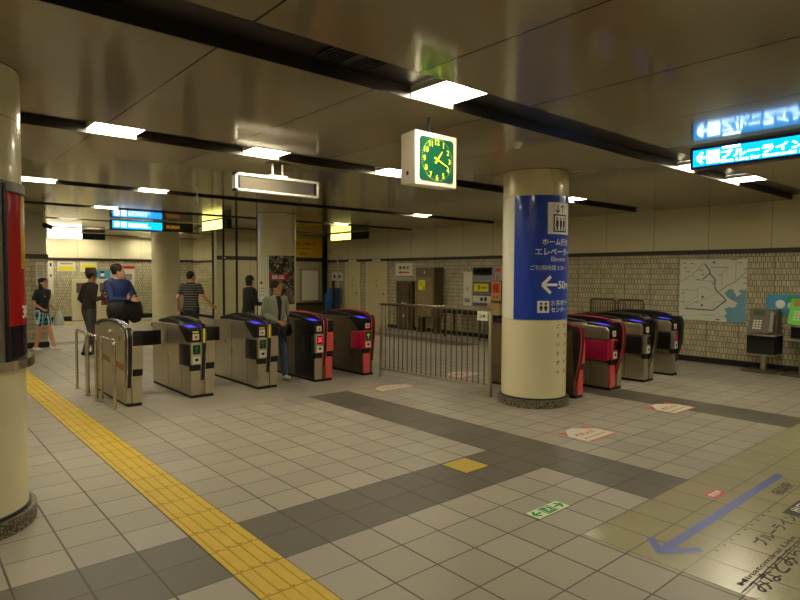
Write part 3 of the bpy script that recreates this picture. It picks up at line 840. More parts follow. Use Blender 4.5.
# right lit blue sign (parallel to y)
CY = mat('lit_cyan', (0, 150, 235), .3, emit=1.2, ecol=(0, 158, 246)); WL = mat('lit_white', (255, 255, 255), .3, emit=4.5, ecol=(205, 236, 255))
NAVY = mat('navy_frame', (16, 20, 58), .35)
t = thing('hanging_sign', 'large lit blue sign at right with white arrow and characters, ending out of frame', 'sign', (3.92, -1.53, H))
Ls = 2.6; z0, z1 = -.225, -.018
finish(box(bm_new(), .0, .12, -Ls, 0, z0, z1, .004), 'case', NAVY, t)
finish(box(bm_new(), -.004, .0, -Ls+.02, -.028, z0+.022, z1-.03), 'lit_face', CY, t)
f = lambda u, v: (-.006, -.02-u, v)
b = bm_new(); zm = (z0+z1)/2-.005
strip_into(b, [(.05, zm), (.13, zm)], .02, f); strip_into(b, [(.095, zm+.05), (.045, zm), (.095, zm-.05)], .022, f)
rect_into(b, .135, zm-.058, .245, zm+.058, f)
rect_into(b, .27, zm+.058, .42, zm+.078, f)
text_into(b, 'ブルーラインのりば', f, .26, zm-.028, .075, 1.0, .03)
text_into(b, 'Blue Line for Shonandai & Azamino', f, .26, zm-.066, .03, .9, .02)
rect_into(b, 1.5, zm-.058, 1.62, zm+.058, f); text_into(b, '市営地下鉄', f, 1.66, zm-.028, .075, .6, .03)
finish(b, 'lit_characters', WL, t)
b = bm_new(); rect_into(b, .183, zm-.012, .2, zm+.0, lambda u, v: (-.0075, -.02-u, v)); rect_into(b, .186, zm-.03, .196, zm-.015, lambda u, v: (-.0075, -.02-u, v))
finish(b, 'person_mark', BLKINK, t)
mount_rods([(.06, -.4), (.06, -1.9)], z1-.01, .012, DGREY, t)

# far left hanging sign row (parallel to x)
t = thing('hanging_sign', 'distant hanging sign lit blue at left with dark orange part and white pictogram', 'sign', (1.86, 10.3, H))
z0, z1 = -.235, -.025
finish(box(bm_new(), 0, 2.0, 0, .14, z0, z1, .004), 'case', MBLACK, t)
finish(box(bm_new(), .02, 1.12, -.004, 0, z0+.012, z1-.02), 'lit_face', CY, t)
f = backfn(-.006, 0)
b = bm_new(); zm = (z0+z1)/2
rect_into(b, .06, zm-.05, .17, zm+.05, f); rect_into(b, .21, zm-.055, .32, zm+.05, f); text_into(b, '改札口のりば', f, .36, zm-.02, .06, .42); text_into(b, 'Tickets & trains', f, .36, zm-.055, .028, .5)
finish(b, 'lit_characters', WL, t)
b = bm_new(); text_into(b, '東横線', f, 1.2, zm-.045, .09, .34, .03); finish(b, 'orange_characters', mat('dim_orange', (170, 112, 20), .4, emit=.25), t)
finish(box(bm_new(), 1.86, 1.97, -.008, -.001, z0+.005, z1-.005), 'pictogram_plate', WHITE, t)
b = bm_new(); f = backfn(-.0095, 1.915); rect_into(b, -.016, zm-.02, .016, zm+.03, f); rect_into(b, -.01, zm-.06, .01, zm-.02, f); rect_into(b, -.01, zm+.036, .01, zm+.055, f); finish(b, 'pictogram', BLKINK, t)
mount_rods([(.3, .07), (1.5, .07), (1.66, .07)], z1, .01, STEEL, t)

# yellow lit sign (parallel to y) left of the second column
YL = mat('lit_yellow', (255, 214, 0), .3, emit=1.2, ecol=(255, 210, 20)); YW = mat('lit_pale_yellow', (255, 252, 150), .3, emit=1.8, ecol=(255, 238, 120))
t = thing('hanging_sign', 'distant lit yellow hanging sign angled beside the dark sign end', 'sign', (3.75, 8.5, H))
finish(box(bm_new(), 0, .1, -.1, 1.3, -.23, -.008, .003), 'case', MBLACK, t)
finish(box(bm_new(), -.004, 0, .14, 1.28, -.222, -.02), 'lit_face', YW, t)
b = bm_new(); rect_into(b, .20, -.13, .26, -.08, lambda u, v: (-.006, u, v)); finish(b, 'person_mark', BLKINK, t)
mount_rods([(.05, .3), (.05, .9)], -.02, .01, STEEL, t)

# yellow lit sign near the side wall
t = thing('hanging_sign', 'small lit yellow hanging sign near doors, dark at its right half', 'sign', (8.35, 9.35, H))
finish(box(bm_new(), 0, .1, 0, 1.8, -.225, -.02, .003), 'case', MBLACK, t)
finish(box(bm_new(), -.004, 0, .75, 1.78, -.217, -.03), 'lit_face', YW, t)
finish(box(bm_new(), -.004, 0, .02, .72, -.217, -.03), 'dark_face', mat('dark_glass', (30, 34, 44), .15), t)
mount_rods([(.05, .3), (.05, 1.4)], -.025, .01, STEEL, t)

# white blank lit sign at far left
t = thing('hanging_sign', 'blank white lit hanging sign at far left with dark right half', 'sign', (1.60, 16.1, H))
finish(box(bm_new(), 0, 1.6, 0, .12, -.205, -.012, .003), 'case', NAVY, t)
finish(box(bm_new(), .01, .94, -.005, 0, -.2, -.017), 'lit_face', mat('lit_blank', (255, 252, 236), .3, emit=3, ecol=(255, 248, 225)), t)
mount_rods([(.3, .06), (1.0, .06)], -.025, .01, STEEL, t)

# ------------------------------------------------------------------ side wall objects
# route map
t = thing('route_map', 'large pale railway route map board with blue bay on the tiled wall', 'map', (XW, .86, .76))
MW, MH = 1.13, 1.10
finish(box(bm_new(), -.022, -.001, -MW, 0, 0, MH, .003), 'board', mat('map_pale', (206, 208, 190), .3, coat=.5), t)
def mp(x, y): return ((x-8)/497*MW, (1-(y-62)/478.)*MH)
def mf(off): return lambda u, v: (-.022-off, -u, v)
b = bm_new()
poly_into(b, [mp(*q) for q in [(503, 288), (460, 292), (445, 318), (420, 320), (415, 292), (385, 288), (352, 318), (372, 352), (405, 368), (445, 392), (425, 428), (385, 425), (352, 440), (372, 470), (352, 495), (372, 520), (372, 538), (503, 538)]], mf(.001))
finish(b, 'bay', mat('map_sea', (112, 158, 178), .3, coat=.5), t)
b = bm_new(); poly_into(b, [mp(*q) for q in [(428, 325), (455, 305), (472, 318), (440, 345)]], mf(.002)); poly_into(b, [mp(*q) for q in [(372, 360), (410, 372), (448, 396), (405, 420), (380, 400)]], mf(.002))
finish(b, 'islands', mat('map_pale', (206, 208, 190)), t)
b = bm_new(); P_ = lambda *q: [mp(*k) for k in q]
strip_into(b, P_((200, 95), (240, 150), (240, 170), (280, 215), (280, 285), (365, 375), (270, 455), (55, 450)), .018, mf(.003))
strip_into(b, P_((240, 168), (185, 218)), .016, mf(.003))
for k in range(9): strip_into(b, P_((246+k*14, 124-.3*k), (253+k*14, 124)), .016, mf(.003))
finish(b, 'main_line', mat('map_navy', (44, 48, 92), .4), t)
b = bm_new(); strip_into(b, P_((315, 305), (370, 260), (425, 235), (500, 155)), .012, mf(.0025)); strip_into(b, P_((428, 235), (428, 80)), .006, mf(.0025))
strip_into(b, P_((105, 185), (150, 220), (280, 235)), .006, mf(.0025)); strip_into(b, P_((20, 300), (140, 305), (180, 270), (300, 320)), .006, mf(.0025))
strip_into(b, P_((60, 440), (120, 400), (230, 360), (300, 320)), .006, mf(.0025)); strip_into(b, P_((150, 305), (150, 350), (60, 410)), .005, mf(.0025)); strip_into(b, P_((160, 490), (340, 500)), .006, mf(.0025))
finish(b, 'grey_lines', mat('map_grey', (120, 116, 112), .4), t)
b = bm_new(); strip_into(b, P_((20, 235), (105, 182), (198, 85)), .009, mf(.0028)); strip_into(b, P_((380, 120), (330, 165), (330, 260)), .007, mf(.0028)); strip_into(b, P_((355, 380), (280, 390), (270, 440)), .007, mf(.0028))
rect_into(b, *mp(385, 68), *mp(440, 60), mf(.003)); rect_into(b, *mp(290, 530), *mp(322, 518), mf(.003))
finish(b, 'red_lines', mat('map_red', (186, 92, 92), .4), t)
b = bm_new(); strip_into(b, P_((45, 300), (45, 450)), .006, mf(.0028)); strip_into(b, P_((25, 515), (45, 510)), .02, mf(.003)); finish(b, 'blue_lines', mat('map_blue', (80, 110, 176), .4), t)
b = bm_new()
for q in ((60, 160), (160, 148), (130, 400), (20, 330), (20, 400), (30, 90), (90, 95), (300, 185), (440, 90), (480, 205), (480, 245), (395, 365), (140, 222), (170, 180), (40, 128), (480, 140), (255, 250)):
    u, v = mp(*q); rect_into(b, u, v, u+.065, v+.012, mf(.0035))
for cx, cy in ((270, 85), (190, 353), (185, 418)):
    u, v = mp(cx, cy); poly_into(b, [(u+.022*math.cos(k*PI/6), v+.022*math.sin(k*PI/6)) for k in range(12)], mf(.0035))
finish(b, 'station_names', mat('map_ink', (84, 92, 96), .5), t)

# public phones on stands
def phone_stand(y, label, body):
    t = thing('phone_stand', label, 'phone stand', (8.97, y, 0))
    finish(box(bm_new(), -.27, .18, -.24, .24, 0, .03, .006), 'foot_plate', STEELD, t, True)  # plate's darker steel tone stands in for the shadow at the foot
    finish(cyl(bm_new(), (.02, 0), .045, .03, .28 if body else .5, 20), 'post', STEEL, t, True)
    finish(box(bm_new(), -.25, .17, -.24, .24, .60, .625, .006), 'shelf', STEEL, t, True)
    if body: finish(box(bm_new(), -.16, .16, -.2, .2, .28, .60), 'cabinet', MBLACK, t)
    finish(box(bm_new(), -.19, .16, -.22, .22, .275, .295), 'lower_shelf', STEEL, t)
    b = bm_new(); box(b, .14, .18, -.22, .22, .3, .6); finish(b, 'back_plate', MBLACK, t)
    return t
phone_stand(-.62, 'steel stand with dark cabinet carrying the grey public phone', True)
t2 = thing('phone_stand', 'steel stand carrying the green public phone at right edge', 'phone stand', (8.95, -1.2, 0))
finish(box(bm_new(), -.27, .2, -.24, .24, 0, .03, .006), 'foot_plate', STEELD, t2, True)  # same dark tone, carrying the shadow low on this stand
finish(cyl(bm_new(), (-.05, 0), .05, .03, .55, 20), 'post', STEEL, t2, True)
finish(box(bm_new(), -.22, .18, -.24, .24, .55, .58, .006), 'lower_shelf', STEEL, t2, True)
finish(box(bm_new(), -.24, .2, -.26, .26, .78, .80, .006), 'shelf', STEEL, t2, True)
b = bm_new(); box(b, .12, .18, -.22, .22, .58, .78); finish(b, 'back_plate', MBLACK, t2)
def phone(loc, label, m, scr, keys, hand_m):
    t = thing('public_phone', label, 'phone', loc)
    finish(yz(bm_new(), [(-.2, 0), (.2, 0), (.2, .40), (-.2, .40)], -.04, .14), 'rear_case', m, t, bevel=.01)
    b = bm_new(); prism(b, [(-.2, 0), (-.04, .40), (.1, .40), (.1, 0)], lambda u, v, w: (u, w, v), -.13, .19); finish(b, 'front_case', m, t, bevel=.008)
    sl = lambda v: -.2+.16*v/.4-.004
    f = lambda u, v: (sl(v), .17-u, v)
    b = bm_new(); rect_into(b, .03, .29, .20, .375, f); finish(b, 'screen', scr, t)
    b = bm_new()
    for r in range(4):
        for c_ in range(3): rect_into(b, .05+c_*.045, .07+r*.04, .05+c_*.045+.032, .07+r*.04+.026, f)
    finish(b, 'keypad', keys, t)
    b = bm_new(); tube(b, [(-.12, -.165, .33), (-.17, -.165, .31), (-.19, -.165, .2), (-.235, -.165, .08), (-.2, -.165, .04)], .024, 10)
    ball(b, (-.15, -.165, .33), .034); ball(b, (-.215, -.165, .06), .036); finish(b, 'handset', hand_m, t, True)
    b = bm_new(); tube(b, [(-.21, -.165, .04), (-.23, -.14, .0), (-.2, -.05, .012), (-.19, 0, .03)], .007, 8); finish(b, 'cord', DGREY, t, True)
    return t
phone((8.97, -.62, .634), 'grey public phone with small green screen below the route map', mat('phone_grey', (104, 98, 86), .35, .3), mat('phone_lcd', (58, 84, 46), .3), PAPER, mat('handset_grey', (150, 142, 126), .35))
phone((8.95, -1.2, .809), 'bright green public phone cut by right edge of frame', mat('phone_green', (96, 196, 34), .35), mat('phone_amber', (170, 110, 30), .3), PAPER, mat('handset_dark', (50, 46, 44), .35))
t = thing('wall_poster', 'small light blue poster on tiles behind the two phones', 'poster', (XW, -.58, .93))
finish(box(bm_new(), -.006, -.001, -.5, 0, 0, .34), 'sheet', mat('poster_sky', (72, 156, 200), .4), t)
b = bm_new(); f = lambda u, v: (-.0075, -u, v)
for cx, cy, r_ in ((.2, .18, .07), (.36, .16, .06)): poly_into(b, [(cx+r_*math.cos(k*PI/8), cy+r_*math.sin(k*PI/8)) for k in range(16)], f)
finish(b, 'white_dots', WHITEINK, t)
b = bm_new(); f = lambda u, v: (-.009, -u, v); rect_into(b, .14, .06, .3, .1, f); rect_into(b, .30, .22, .44, .3, f); finish(b, 'green_shapes', mat('shape_green', (70, 170, 60)), t)

# wall doors
def wall_door(n, y0, y1):
    DM = mat('door_cream', (196, 184, 138), .35)
    d = struct(finish(box(bm_new(), XW-.03, XW-.001, y0, y1, .005, 1.93), 'door_%d' % n, DM))
    b = bm_new(); box(b, XW-.04, XW-.001, y0-.06, y0, 0, 1.955); box(b, XW-.04, XW-.001, y1, y1+.06, 0, 1.955); box(b, XW-.04, XW-.001, y0, y1, 1.93, 1.96)
    finish(b, 'door_frame', mat('frame_cream', (206, 196, 156), .4), d)
    finish(ball(bm_new(), (XW-.06, y0+.09, .98), .03), 'door_knob', STEELD, d, True)
    b = bm_new(); f = wallfn(XW-.032, (y0+y1)/2+.06)
    for k in range(3): text_into(b, '|', f, .05, 1.42-.12*k, .05)
    rect_into(b, .02, 1.38, .10, 1.40, f); rect_into(b, .04, 1.2, .08, 1.24, f)
    finish(b, 'door_writing', BLKINK, d)
    finish(box(bm_new(), XW-.045, XW-.03, (y0+y1)/2-.2, (y0+y1)/2+.2, 1.965, 2.02), 'door_number_plate', PAPER, d)
wall_door(1, 9.45, 10.35); wall_door(2, 10.78, 11.45)
struct(finish(box(bm_new(), XW-.04, XW, 11.9, 11.96, .1, 2.2), 'trim_door_post', mat('frame_cream', (206, 196, 156))))

# white sign with red arrow
t = thing('direction_sign', 'white wall sign with black characters over a red left arrow', 'sign', (XW, 9.03, 1.53))
finish(box(bm_new(), -.02, -.001, -.74, 0, 0, .36, .003), 'plate', mat('sign_white', (222, 216, 196), .4), t)
f = lambda u, v: (-.022, -u, v)
b = bm_new(); text_into(b, '事 務 室', f, .16, .18, .1, .44, .03); finish(b, 'black_characters', BLKINK, t)
b = bm_new(); strip_into(b, [(.16, .10), (.6, .10)], .035, f); poly_into(b, [(.13, .10), (.24, .15), (.24, .05)], f); finish(b, 'red_arrow', REDINK, t)

# hydrant cabinet and grey cabinet
t = thing('hydrant_cabinet', 'low brown wall cabinet with red alarm lamp below the white arrow sign', 'cabinet', (XW, 8.53, 0))
CB = mat('cabinet_brown', (84, 74, 54), .4, .3)
finish(box(bm_new(), -.12, -.001, -.34, .34, .04, 1.38, .006), 'body', CB, t)
finish(box(bm_new(), -.128, -.12, -.30, .14, .08, 1.34, .002), 'door', mat('cabinet_door', (92, 80, 58), .4, .3), t)
finish(rod(bm_new(), (-.16, .05, 1.26), (-.12, .05, 1.26), .05, 18), 'alarm_lamp', mat('lamp_red', (150, 20, 20), .3), t, True)
b = bm_new()
for k in range(4): rod(b, (-.14, .12-.1*k, .98), (-.12, .12-.1*k, .98), .018, 10)
finish(b, 'buttons', BLACK, t)
b = bm_new(); f = lambda u, v: (-.1295, -u, v); text_into(b, '消火栓', f, -.1, .68, .1, .2); rect_into(b, -.06, .36, .02, .44, f); finish(b, 'white_writing', WHITEINK, t)
b = bm_new(); box(b, -.135, -.12, -.27, -.22, .2, 1.3); finish(b, 'handle_strip', BLACK, t)
t = thing('equipment_cabinet', 'tall grey brown wall cabinet with yellow notice', 'cabinet', (XW, 7.43, 0))
EC = mat('cabinet_taupe', (106, 94, 68), .4, .3)
finish(box(bm_new(), -.34, -.001, -.36, .36, .42, 1.76, .008), 'body', EC, t)
finish(box(bm_new(), -.352, -.34, -.29, .32, .46, 1.5, .003), 'door', mat('cabinet_inner', (134, 118, 78), .4, .2), t)
b = bm_new(); f = lambda u, v: (-.355, -u, v); rect_into(b, -.24, 1.16, .02, 1.42, f); p = finish(b, 'yellow_notice', YELP, t)
b = bm_new(); f = lambda u, v: (-.357, -u, v)
for v in (1.36, 1.31, 1.26): rect_into(b, -.2, v, -.04, v+.012, f)
rect_into(b, -.05, 1.18, 0, 1.23, f); finish(b, 'notice_print', BLKINK, p)
b = bm_new(); f = lambda u, v: (-.345, -u, v); c_ = (-.02, 1.63)
poly_into(b, [(c_[0]+(.045 if k % 2 == 0 else .018)*math.sin(k*PI/4), c_[1]+(.045 if k % 2 == 0 else .018)*math.cos(k*PI/4)) for k in range(8)], f); finish(b, 'white_mark', WHITEINK, t)
for y in (-.3, .3): finish(box(bm_new(), -.3, -.05, y-.03, y+.03, 0, .42), 'leg', CB, t)

# black table and leaflet wall
t = thing('side_table', 'black writing table by tiled wall seen through fence bars', 'table', (8.86, 5.93, 0))
finish(box(bm_new(), -.2, .2, -.62, .62, .60, .70, .006), 'table_top', MBLACK, t)
for x in (-.17, .17):
    for y in (-.58, .58): finish(box(bm_new(), x-.018, x+.018, y-.018, y+.018, 0, .60), 'leg', BLACK, t)
finish(box(bm_new(), -.17, .17, .56, .60, .10, .13), 'stretcher', BLACK, t)
finish(box(bm_new(), -.17, .17, -.60, -.56, .10, .13), 'stretcher', BLACK, t)
def paper_poster(name, y0, w, z0, h, label, m, bands, cat='poster'):
    t = thing(name, label, cat, (XW, y0, z0))
    finish(box(bm_new(), -.008, -.001, -w, 0, 0, h), 'sheet', m, t)
    for nm, mm, u0, v0, u1, v1 in bands:
        b = bm_new(); rect_into(b, u0*w, v0*h, u1*w, v1*h, lambda u, v: (-.0095, -u, v)); finish(b, nm, mm, t)
    return t
PUR = mat('poster_violet', (92, 84, 104), .5)
p = paper_poster('wall_poster', 6.02, .70, 1.42, .33, 'wide dark headed poster with pink and white stripes left of the column', GREYP,
    [('black_header', BLKINK, 0, .42, .9, 1), ('pink_stripe', SALMON, .42, .66, .82, .86), ('white_stripe', WHITEINK, .1, .5, .8, .6), ('white_stripe', WHITEINK, .12, .7, .4, .84)])
paper_poster('wall_poster', 6.02, .66, 1.12, .27, 'yellow centred poster, middle of three stacked on tiles', PUR,
    [('yellow_field', YELP, .05, .12, .78, .85), ('black_print', BLKINK, .25, .3, .36, .7), ('black_print', DGREY, .4, .4, .7, .55)])
paper_poster('wall_poster', 6.02, .64, .80, .29, 'pale poster with violet foot, lowest of three stacked on tiles', PAPER,
    [('violet_foot', PUR, 0, 0, 1, .26), ('violet_head', PUR, 0, .86, 1, 1), ('black_print', BLKINK, .4, .4, .52, .7), ('black_print', BLKINK, .6, .4, .72, .75)])
paper_poster('wall_notice', 6.34, .28, .78, .86, 'tall pale paper notice at left of the stacked posters', PAPER,
    [('small_print', GREYP, .15, .1, .8, .22), ('small_print', GREYP, .4, .45, .55, .55), ('fold_line', GREYP, 0, .5, 1, .505)], 'notice')
paper_poster('wall_notice', 5.31, .2, 1.35, .42, 'small pinkish sheet high beside the blue-wrapped column', mat('pink_paper', (196, 160, 140), .6),
    [('red_print', SALMON, .1, .7, .9, .9), ('grey_print', GREYP, .2, .2, .6, .5)], 'notice')
t = thing('orange_sign', 'orange board in rounded black frame peeking left of column', 'sign', (9.12, 5.36, .93))
b = bm_new(); box(b, -.02, .02, -.34, 0, 0, .5, .015); finish(b, 'frame', BLACK, t)
b = bm_new(); box(b, -.026, -.02, -.32, -.02, .02, .48, .002); finish(b, 'board', mat('pale_orange', (206, 150, 90), .4), t)
b = bm_new(); box(b, -.031, -.026, -.27, -.06, .2, .44); finish(b, 'orange_field', mat('deep_orange', (206, 70, 14), .4), t)
b = bm_new(); text_into(b, '特急', lambda u, v: (-.033, -u, v), .08, .24, .16, .16); text_into(b, '券売', lambda u, v: (-.0275, -u, v), .06, .06, .08, .2); finish(b, 'writing', REDINK, t)
t = thing('leaflet_box', 'tan leaflet box on a stand beneath the orange board', 'box', (8.93, 5.08, 0))
finish(box(bm_new(), -.12, .12, -.24, .14, .62, .9, .01), 'tray', mat('tan_box', (178, 152, 96), .5), t)
finish(box(bm_new(), -.10, .10, -.2, -.02, .8, .96), 'leaflets', mat('leaflet_green', (96, 96, 60), .6), t)
finish(box(bm_new(), -.1, .1, -.2, .1, 0, .62), 'stand', MBLACK, t)
# the orange board stands on a thin pole behind the box
b = bm_new(); box(b, -.015, .015, -.02, .0, -.93, 0.0); finish(b, 'pole', BLACK, bpy.data.objects['orange_sign'])

# notice and blue machine near the corner
t = thing('wall_notice', 'small pale notice with two dark pictograms near the wall corner', 'notice', (XW, 12.3, 1.36))
finish(box(bm_new(), -.012, -.001, -.6, 0, 0, .27), 'sheet', PAPER, t)
b = bm_new(); f = lambda u, v: (-.0135, -u, v); rect_into(b, .1, .07, .2, .19, f); rect_into(b, .34, .08, .5, .17, f); finish(b, 'pictograms', BLKINK, t)
t = thing('blue_dispenser', 'blue sloping dispenser machine standing by the corner of side wall', 'machine', (8.95, 11.95, 0))
BM = mat('machine_blue', (26, 84, 140), .4)
finish(box(bm_new(), -.16, .14, -.22, .2, 0, .9, .01), 'body', BM, t)
b = bm_new(); yz(b, [(-.22, .9), (.2, .9), (-.1, 1.12), (-.22, 1.12)], -.16, .14); finish(b, 'sloped_head', BM, t)
finish(box(bm_new(), -.18, -.1, -.3, -.24, 0, 1.36, .004), 'black_post', BLACK, t)

# fare adjustment corner at the booth wall
YS = 12.74
t = thing('yellow_wall_sign', 'dull yellow wall sign with black characters above the blind window', 'sign', (7.9, YS, 2.12))
finish(box(bm_new(), 0, 1.16, -.05, -.001, 0, .62, .003), 'panel', mat('sign_yellow', (236, 188, 28), .4), t)
b = bm_new(); f = backfn(-.052, 0); text_into(b, 'のりこし チャージ', f, -.0+.03, .36, .13, .85, .03); text_into(b, 'Fare Adjustment', f, .1, .25, .06, .6, .01); text_into(b, '精算機', f, .25, .06, .08, .3)
finish(b, 'black_characters', BLKINK, t)
w = struct(finish(box(bm_new(), 8.2, 8.96, YS-.04, YS-.001, .66, 1.74, .004), 'window_1', mat('window_frame', (150, 138, 98), .4)))
finish(box(bm_new(), 8.27, 8.89, YS-.045, YS-.038, .70, 1.69), 'window_blind', mat('blind_white', (226, 220, 196), .6), w)
t = thing('service_counter', 'brown counter below the blind window near the wall corner', 'counter', (8.2, YS-.3, 0))
finish(box(bm_new(), -.5, .85, 0, .28, 0, .56), 'front', mat('counter_brown', (92, 80, 56), .45), t)
finish(box(bm_new(), -.53, .88, -.05, .28, .56, .64, .004), 'counter_top', mat('counter_dark', (58, 48, 36), .35), t)
t = thing('wall_lamp', 'small white emergency lamp on the dark band left of poles', 'lamp', (5.55, YS-.03, 2.04))
finish(box(bm_new(), -.08, .08, -.05, 0, -.035, .035, .006), 'housing', BLACK, t); finish(box(bm_new(), -.03, .05, -.055, -.05, -.025, .025), 'lens', mat('lens_white', (240, 240, 225), .3, emit=1.0), t)
for x, lab in ((3.67, 'leftmost of three thin black floor to ceiling poles behind silver gate'), (3.98, 'middle one of three thin black floor to ceiling poles'), (4.5, 'thin black pole close to left side of the poster column')):
    tag(finish(box(bm_new(), x-.018, x+.018, 8.42, 8.456, 0, H), 'black_pole', MBLACK), lab, 'pole', 'black poles')

# notice board on the passage wall
t = thing('notice_board', 'slatted beige notice board on far wall behind the striped man', 'board', (6.55, 17.0, .42))
finish(box(bm_new(), -.03, -.001, -1.05, 0, 0, 1.0, .003), 'board', mat('board_beige', (176, 166, 120), .5), t)
b = bm_new()
for k in range(8): box(b, -.036, -.03, -1.0, -.05, .08+k*.11, .10+k*.11)
finish(b, 'slats', mat('slat_brown', (120, 108, 74), .5), t)

# ------------------------------------------------------------------ back wall objects
def back_sheet(name, x0, w, z0, h, label, m, bands, cat='notice'):
    t = thing(name, label, cat, (x0, YB, z0))
    finish(box(bm_new(), 0, w, -.012, -.001, 0, h), 'sheet', m, t)
    for nm, mm, u0, v0, u1, v1 in bands:
        b = bm_new(); rect_into(b, u0*w, v0*h, u1*w, v1*h, backfn(-.0135, 0)); finish(b, nm, mm, t)
back_sheet('wall_notice', 2.12, .52, 1.62, .32, 'white notice with yellow line, left of two on back wall', PAPER, [('yellow_field', YELP, .1, .1, .9, .55), ('grey_print', GREYP, .15, .7, .85, .85)])
back_sheet('wall_notice', 2.78, .5, 1.60, .34, 'white notice with yellow arrow, right of two on back wall', PAPER, [('yellow_arrow', YELP, .08, .25, .92, .75)])
back_sheet('wall_notice', 4.05, .42, 1.12, .7, 'white notice with red heading behind the man in blue', PAPER, [('red_heading', REDINK, 0, .86, 1, 1), ('grey_print', GREYP, .15, .3, .8, .6)])
back_sheet('wall_poster', 3.22, .45, 1.30, .36, 'light blue poster on back wall between two men', mat('poster_sky', (72, 156, 200)), [('white_shape', WHITEINK, .38, .45, .62, .75), ('black_shape', BLKINK, .3, .15, .7, .35), ('black_shape', BLKINK, .36, .72, .62, .92)], 'poster')
back_sheet('wall_notice', 1.86, .14, .9, 1.1, 'tall narrow white notice at left end of back wall', PAPER, [('dark_print', DGREY, .3, .8, .7, .9), ('dark_print', DGREY, .3, .5, .7, .56)])
t = thing('ticket_machine', 'cream recessed machine with two small dark screens on back wall', 'machine', (2.5, YB-.14, 0))
finish(box(bm_new(), 0, 1.35, 0, .138, .02, 1.38, .01), 'front', mat('machine_cream', (210, 202, 168), .5), t)
for x in (.12, .82):
    p = finish(box(bm_new(), x, x+.34, -.012, 0, .92, 1.24, .004), 'screen', mat('screen_grey', (96, 92, 84), .3), t)
    finish(box(bm_new(), x+.05, x+.2, -.03, 0, .68, .74), 'coin_slot', BLACK, t)
finish(box(bm_new(), .86, 1.2, -.016, 0, .5, .88), 'red_panel', mat('dull_red', (130, 60, 46), .5), t)
# notices on the pillar
t = thing('pillar_notice', 'narrow white notice with code pattern and red ring on pillar', 'notice', (.36, 10.22, 1.3))
finish(box(bm_new(), 0, .16, -.01, -.001, 0, .5), 'sheet', PAPER, t)
b = bm_new(); f = backfn(-.0115, 0)
for k in range(5): rect_into(b, .03, .2+k*.05, .13, .22+k*.05, f)
finish(b, 'grey_print', GREYP, t)
b = bm_new()
for k in range(12):
    a = k*PI/6; strip_into(b, [(.08+.04*math.cos(a), .09+.04*math.sin(a)), (.08+.04*math.cos(a+PI/6), .09+.04*math.sin(a+PI/6))], .014, f)
finish(b, 'red_ring', RED, t)

# ------------------------------------------------------------------ people
def ring_loft(bm, rings, seg=16):
    """rings: (center, axis_x, axis_y, rx, ry); closed with rounded-off caps"""
    R = []
    for c, ax, ay, rx, ry in rings:
        c = Vector(c); ax = Vector(ax); ay = Vector(ay)
        R.append([bm.verts.new(c+ax*rx*math.cos(2*PI*k/seg)+ay*ry*math.sin(2*PI*k/seg)) for k in range(seg)])
    for a, b in zip(R, R[1:]):
        for k in range(seg): bm.faces.new((a[k], a[(k+1) % seg], b[(k+1) % seg], b[k]))
    bm.faces.new(R[0][::-1]); bm.faces.new(R[-1])
def limb(bm, pts, rad, seg=12, cap=True):
    """tapered limb through joints; rad is (r) or (r1, r2) per point; rounded ends"""
    pts = [Vector(p) for p in pts]; n = len(pts)
    P, Q = [], []
    for i in range(n-1):
        for k in range(4):
            t_ = k/4; P.append(pts[i].lerp(pts[i+1], t_)); Q.append(rad[i]*(1-t_)+rad[i+1]*t_)
    P.append(pts[-1]); Q.append(rad[-1])
    if cap:
        d0 = (P[0]-P[1]).normalized(); d1 = (P[-1]-P[-2]).normalized()
        P = [P[0]+d0*Q[0]*.95, P[0]+d0*Q[0]*.6]+P+[P[-1]+d1*Q[-1]*.6, P[-1]+d1*Q[-1]*.95]
        Q = [Q[0]*.3, Q[0]*.8]+Q+[Q[-1]*.8, Q[-1]*.3]
    rings = []; side = None
    for i, p in enumerate(P):
        t_ = (P[min(i+1, len(P)-1)]-P[max(i-1, 0)]).normalized()
        if side is None: side = t_.orthogonal().normalized()
        side = (side-t_*side.dot(t_)).normalized()
        rings.append((p, side, t_.cross(side), Q[i], Q[i]))
    ring_loft(bm, rings, seg)
def fuse(bm, voxel=.013, smooth=6):
    """one continuous skin from overlapping shapes"""
    bmesh.ops.recalc_face_normals(bm, faces=bm.faces[:])
    me = bpy.data.meshes.new('fuse'); bm.to_mesh(me); bm.free()
    o = bpy.data.objects.new('fuse', me); COL.objects.link(o)
    m = o.modifiers.new('r', 'REMESH'); m.mode = 'VOXEL'; m.voxel_size = voxel
    s = o.modifiers.new('s', 'SMOOTH'); s.factor = .5; s.iterations = smooth
    bpy.context.view_layer.update()
    res = bpy.data.meshes.new_from_object(o.evaluated_get(bpy.context.evaluated_depsgraph_get()))
    bpy.data.objects.remove(o)
    b = bmesh.new(); b.from_mesh(res); bpy.data.meshes.remove(res)
    return b
def lerp(a, b, t_): return tuple(a[i]+(b[i]-a[i])*t_ for i in range(3))
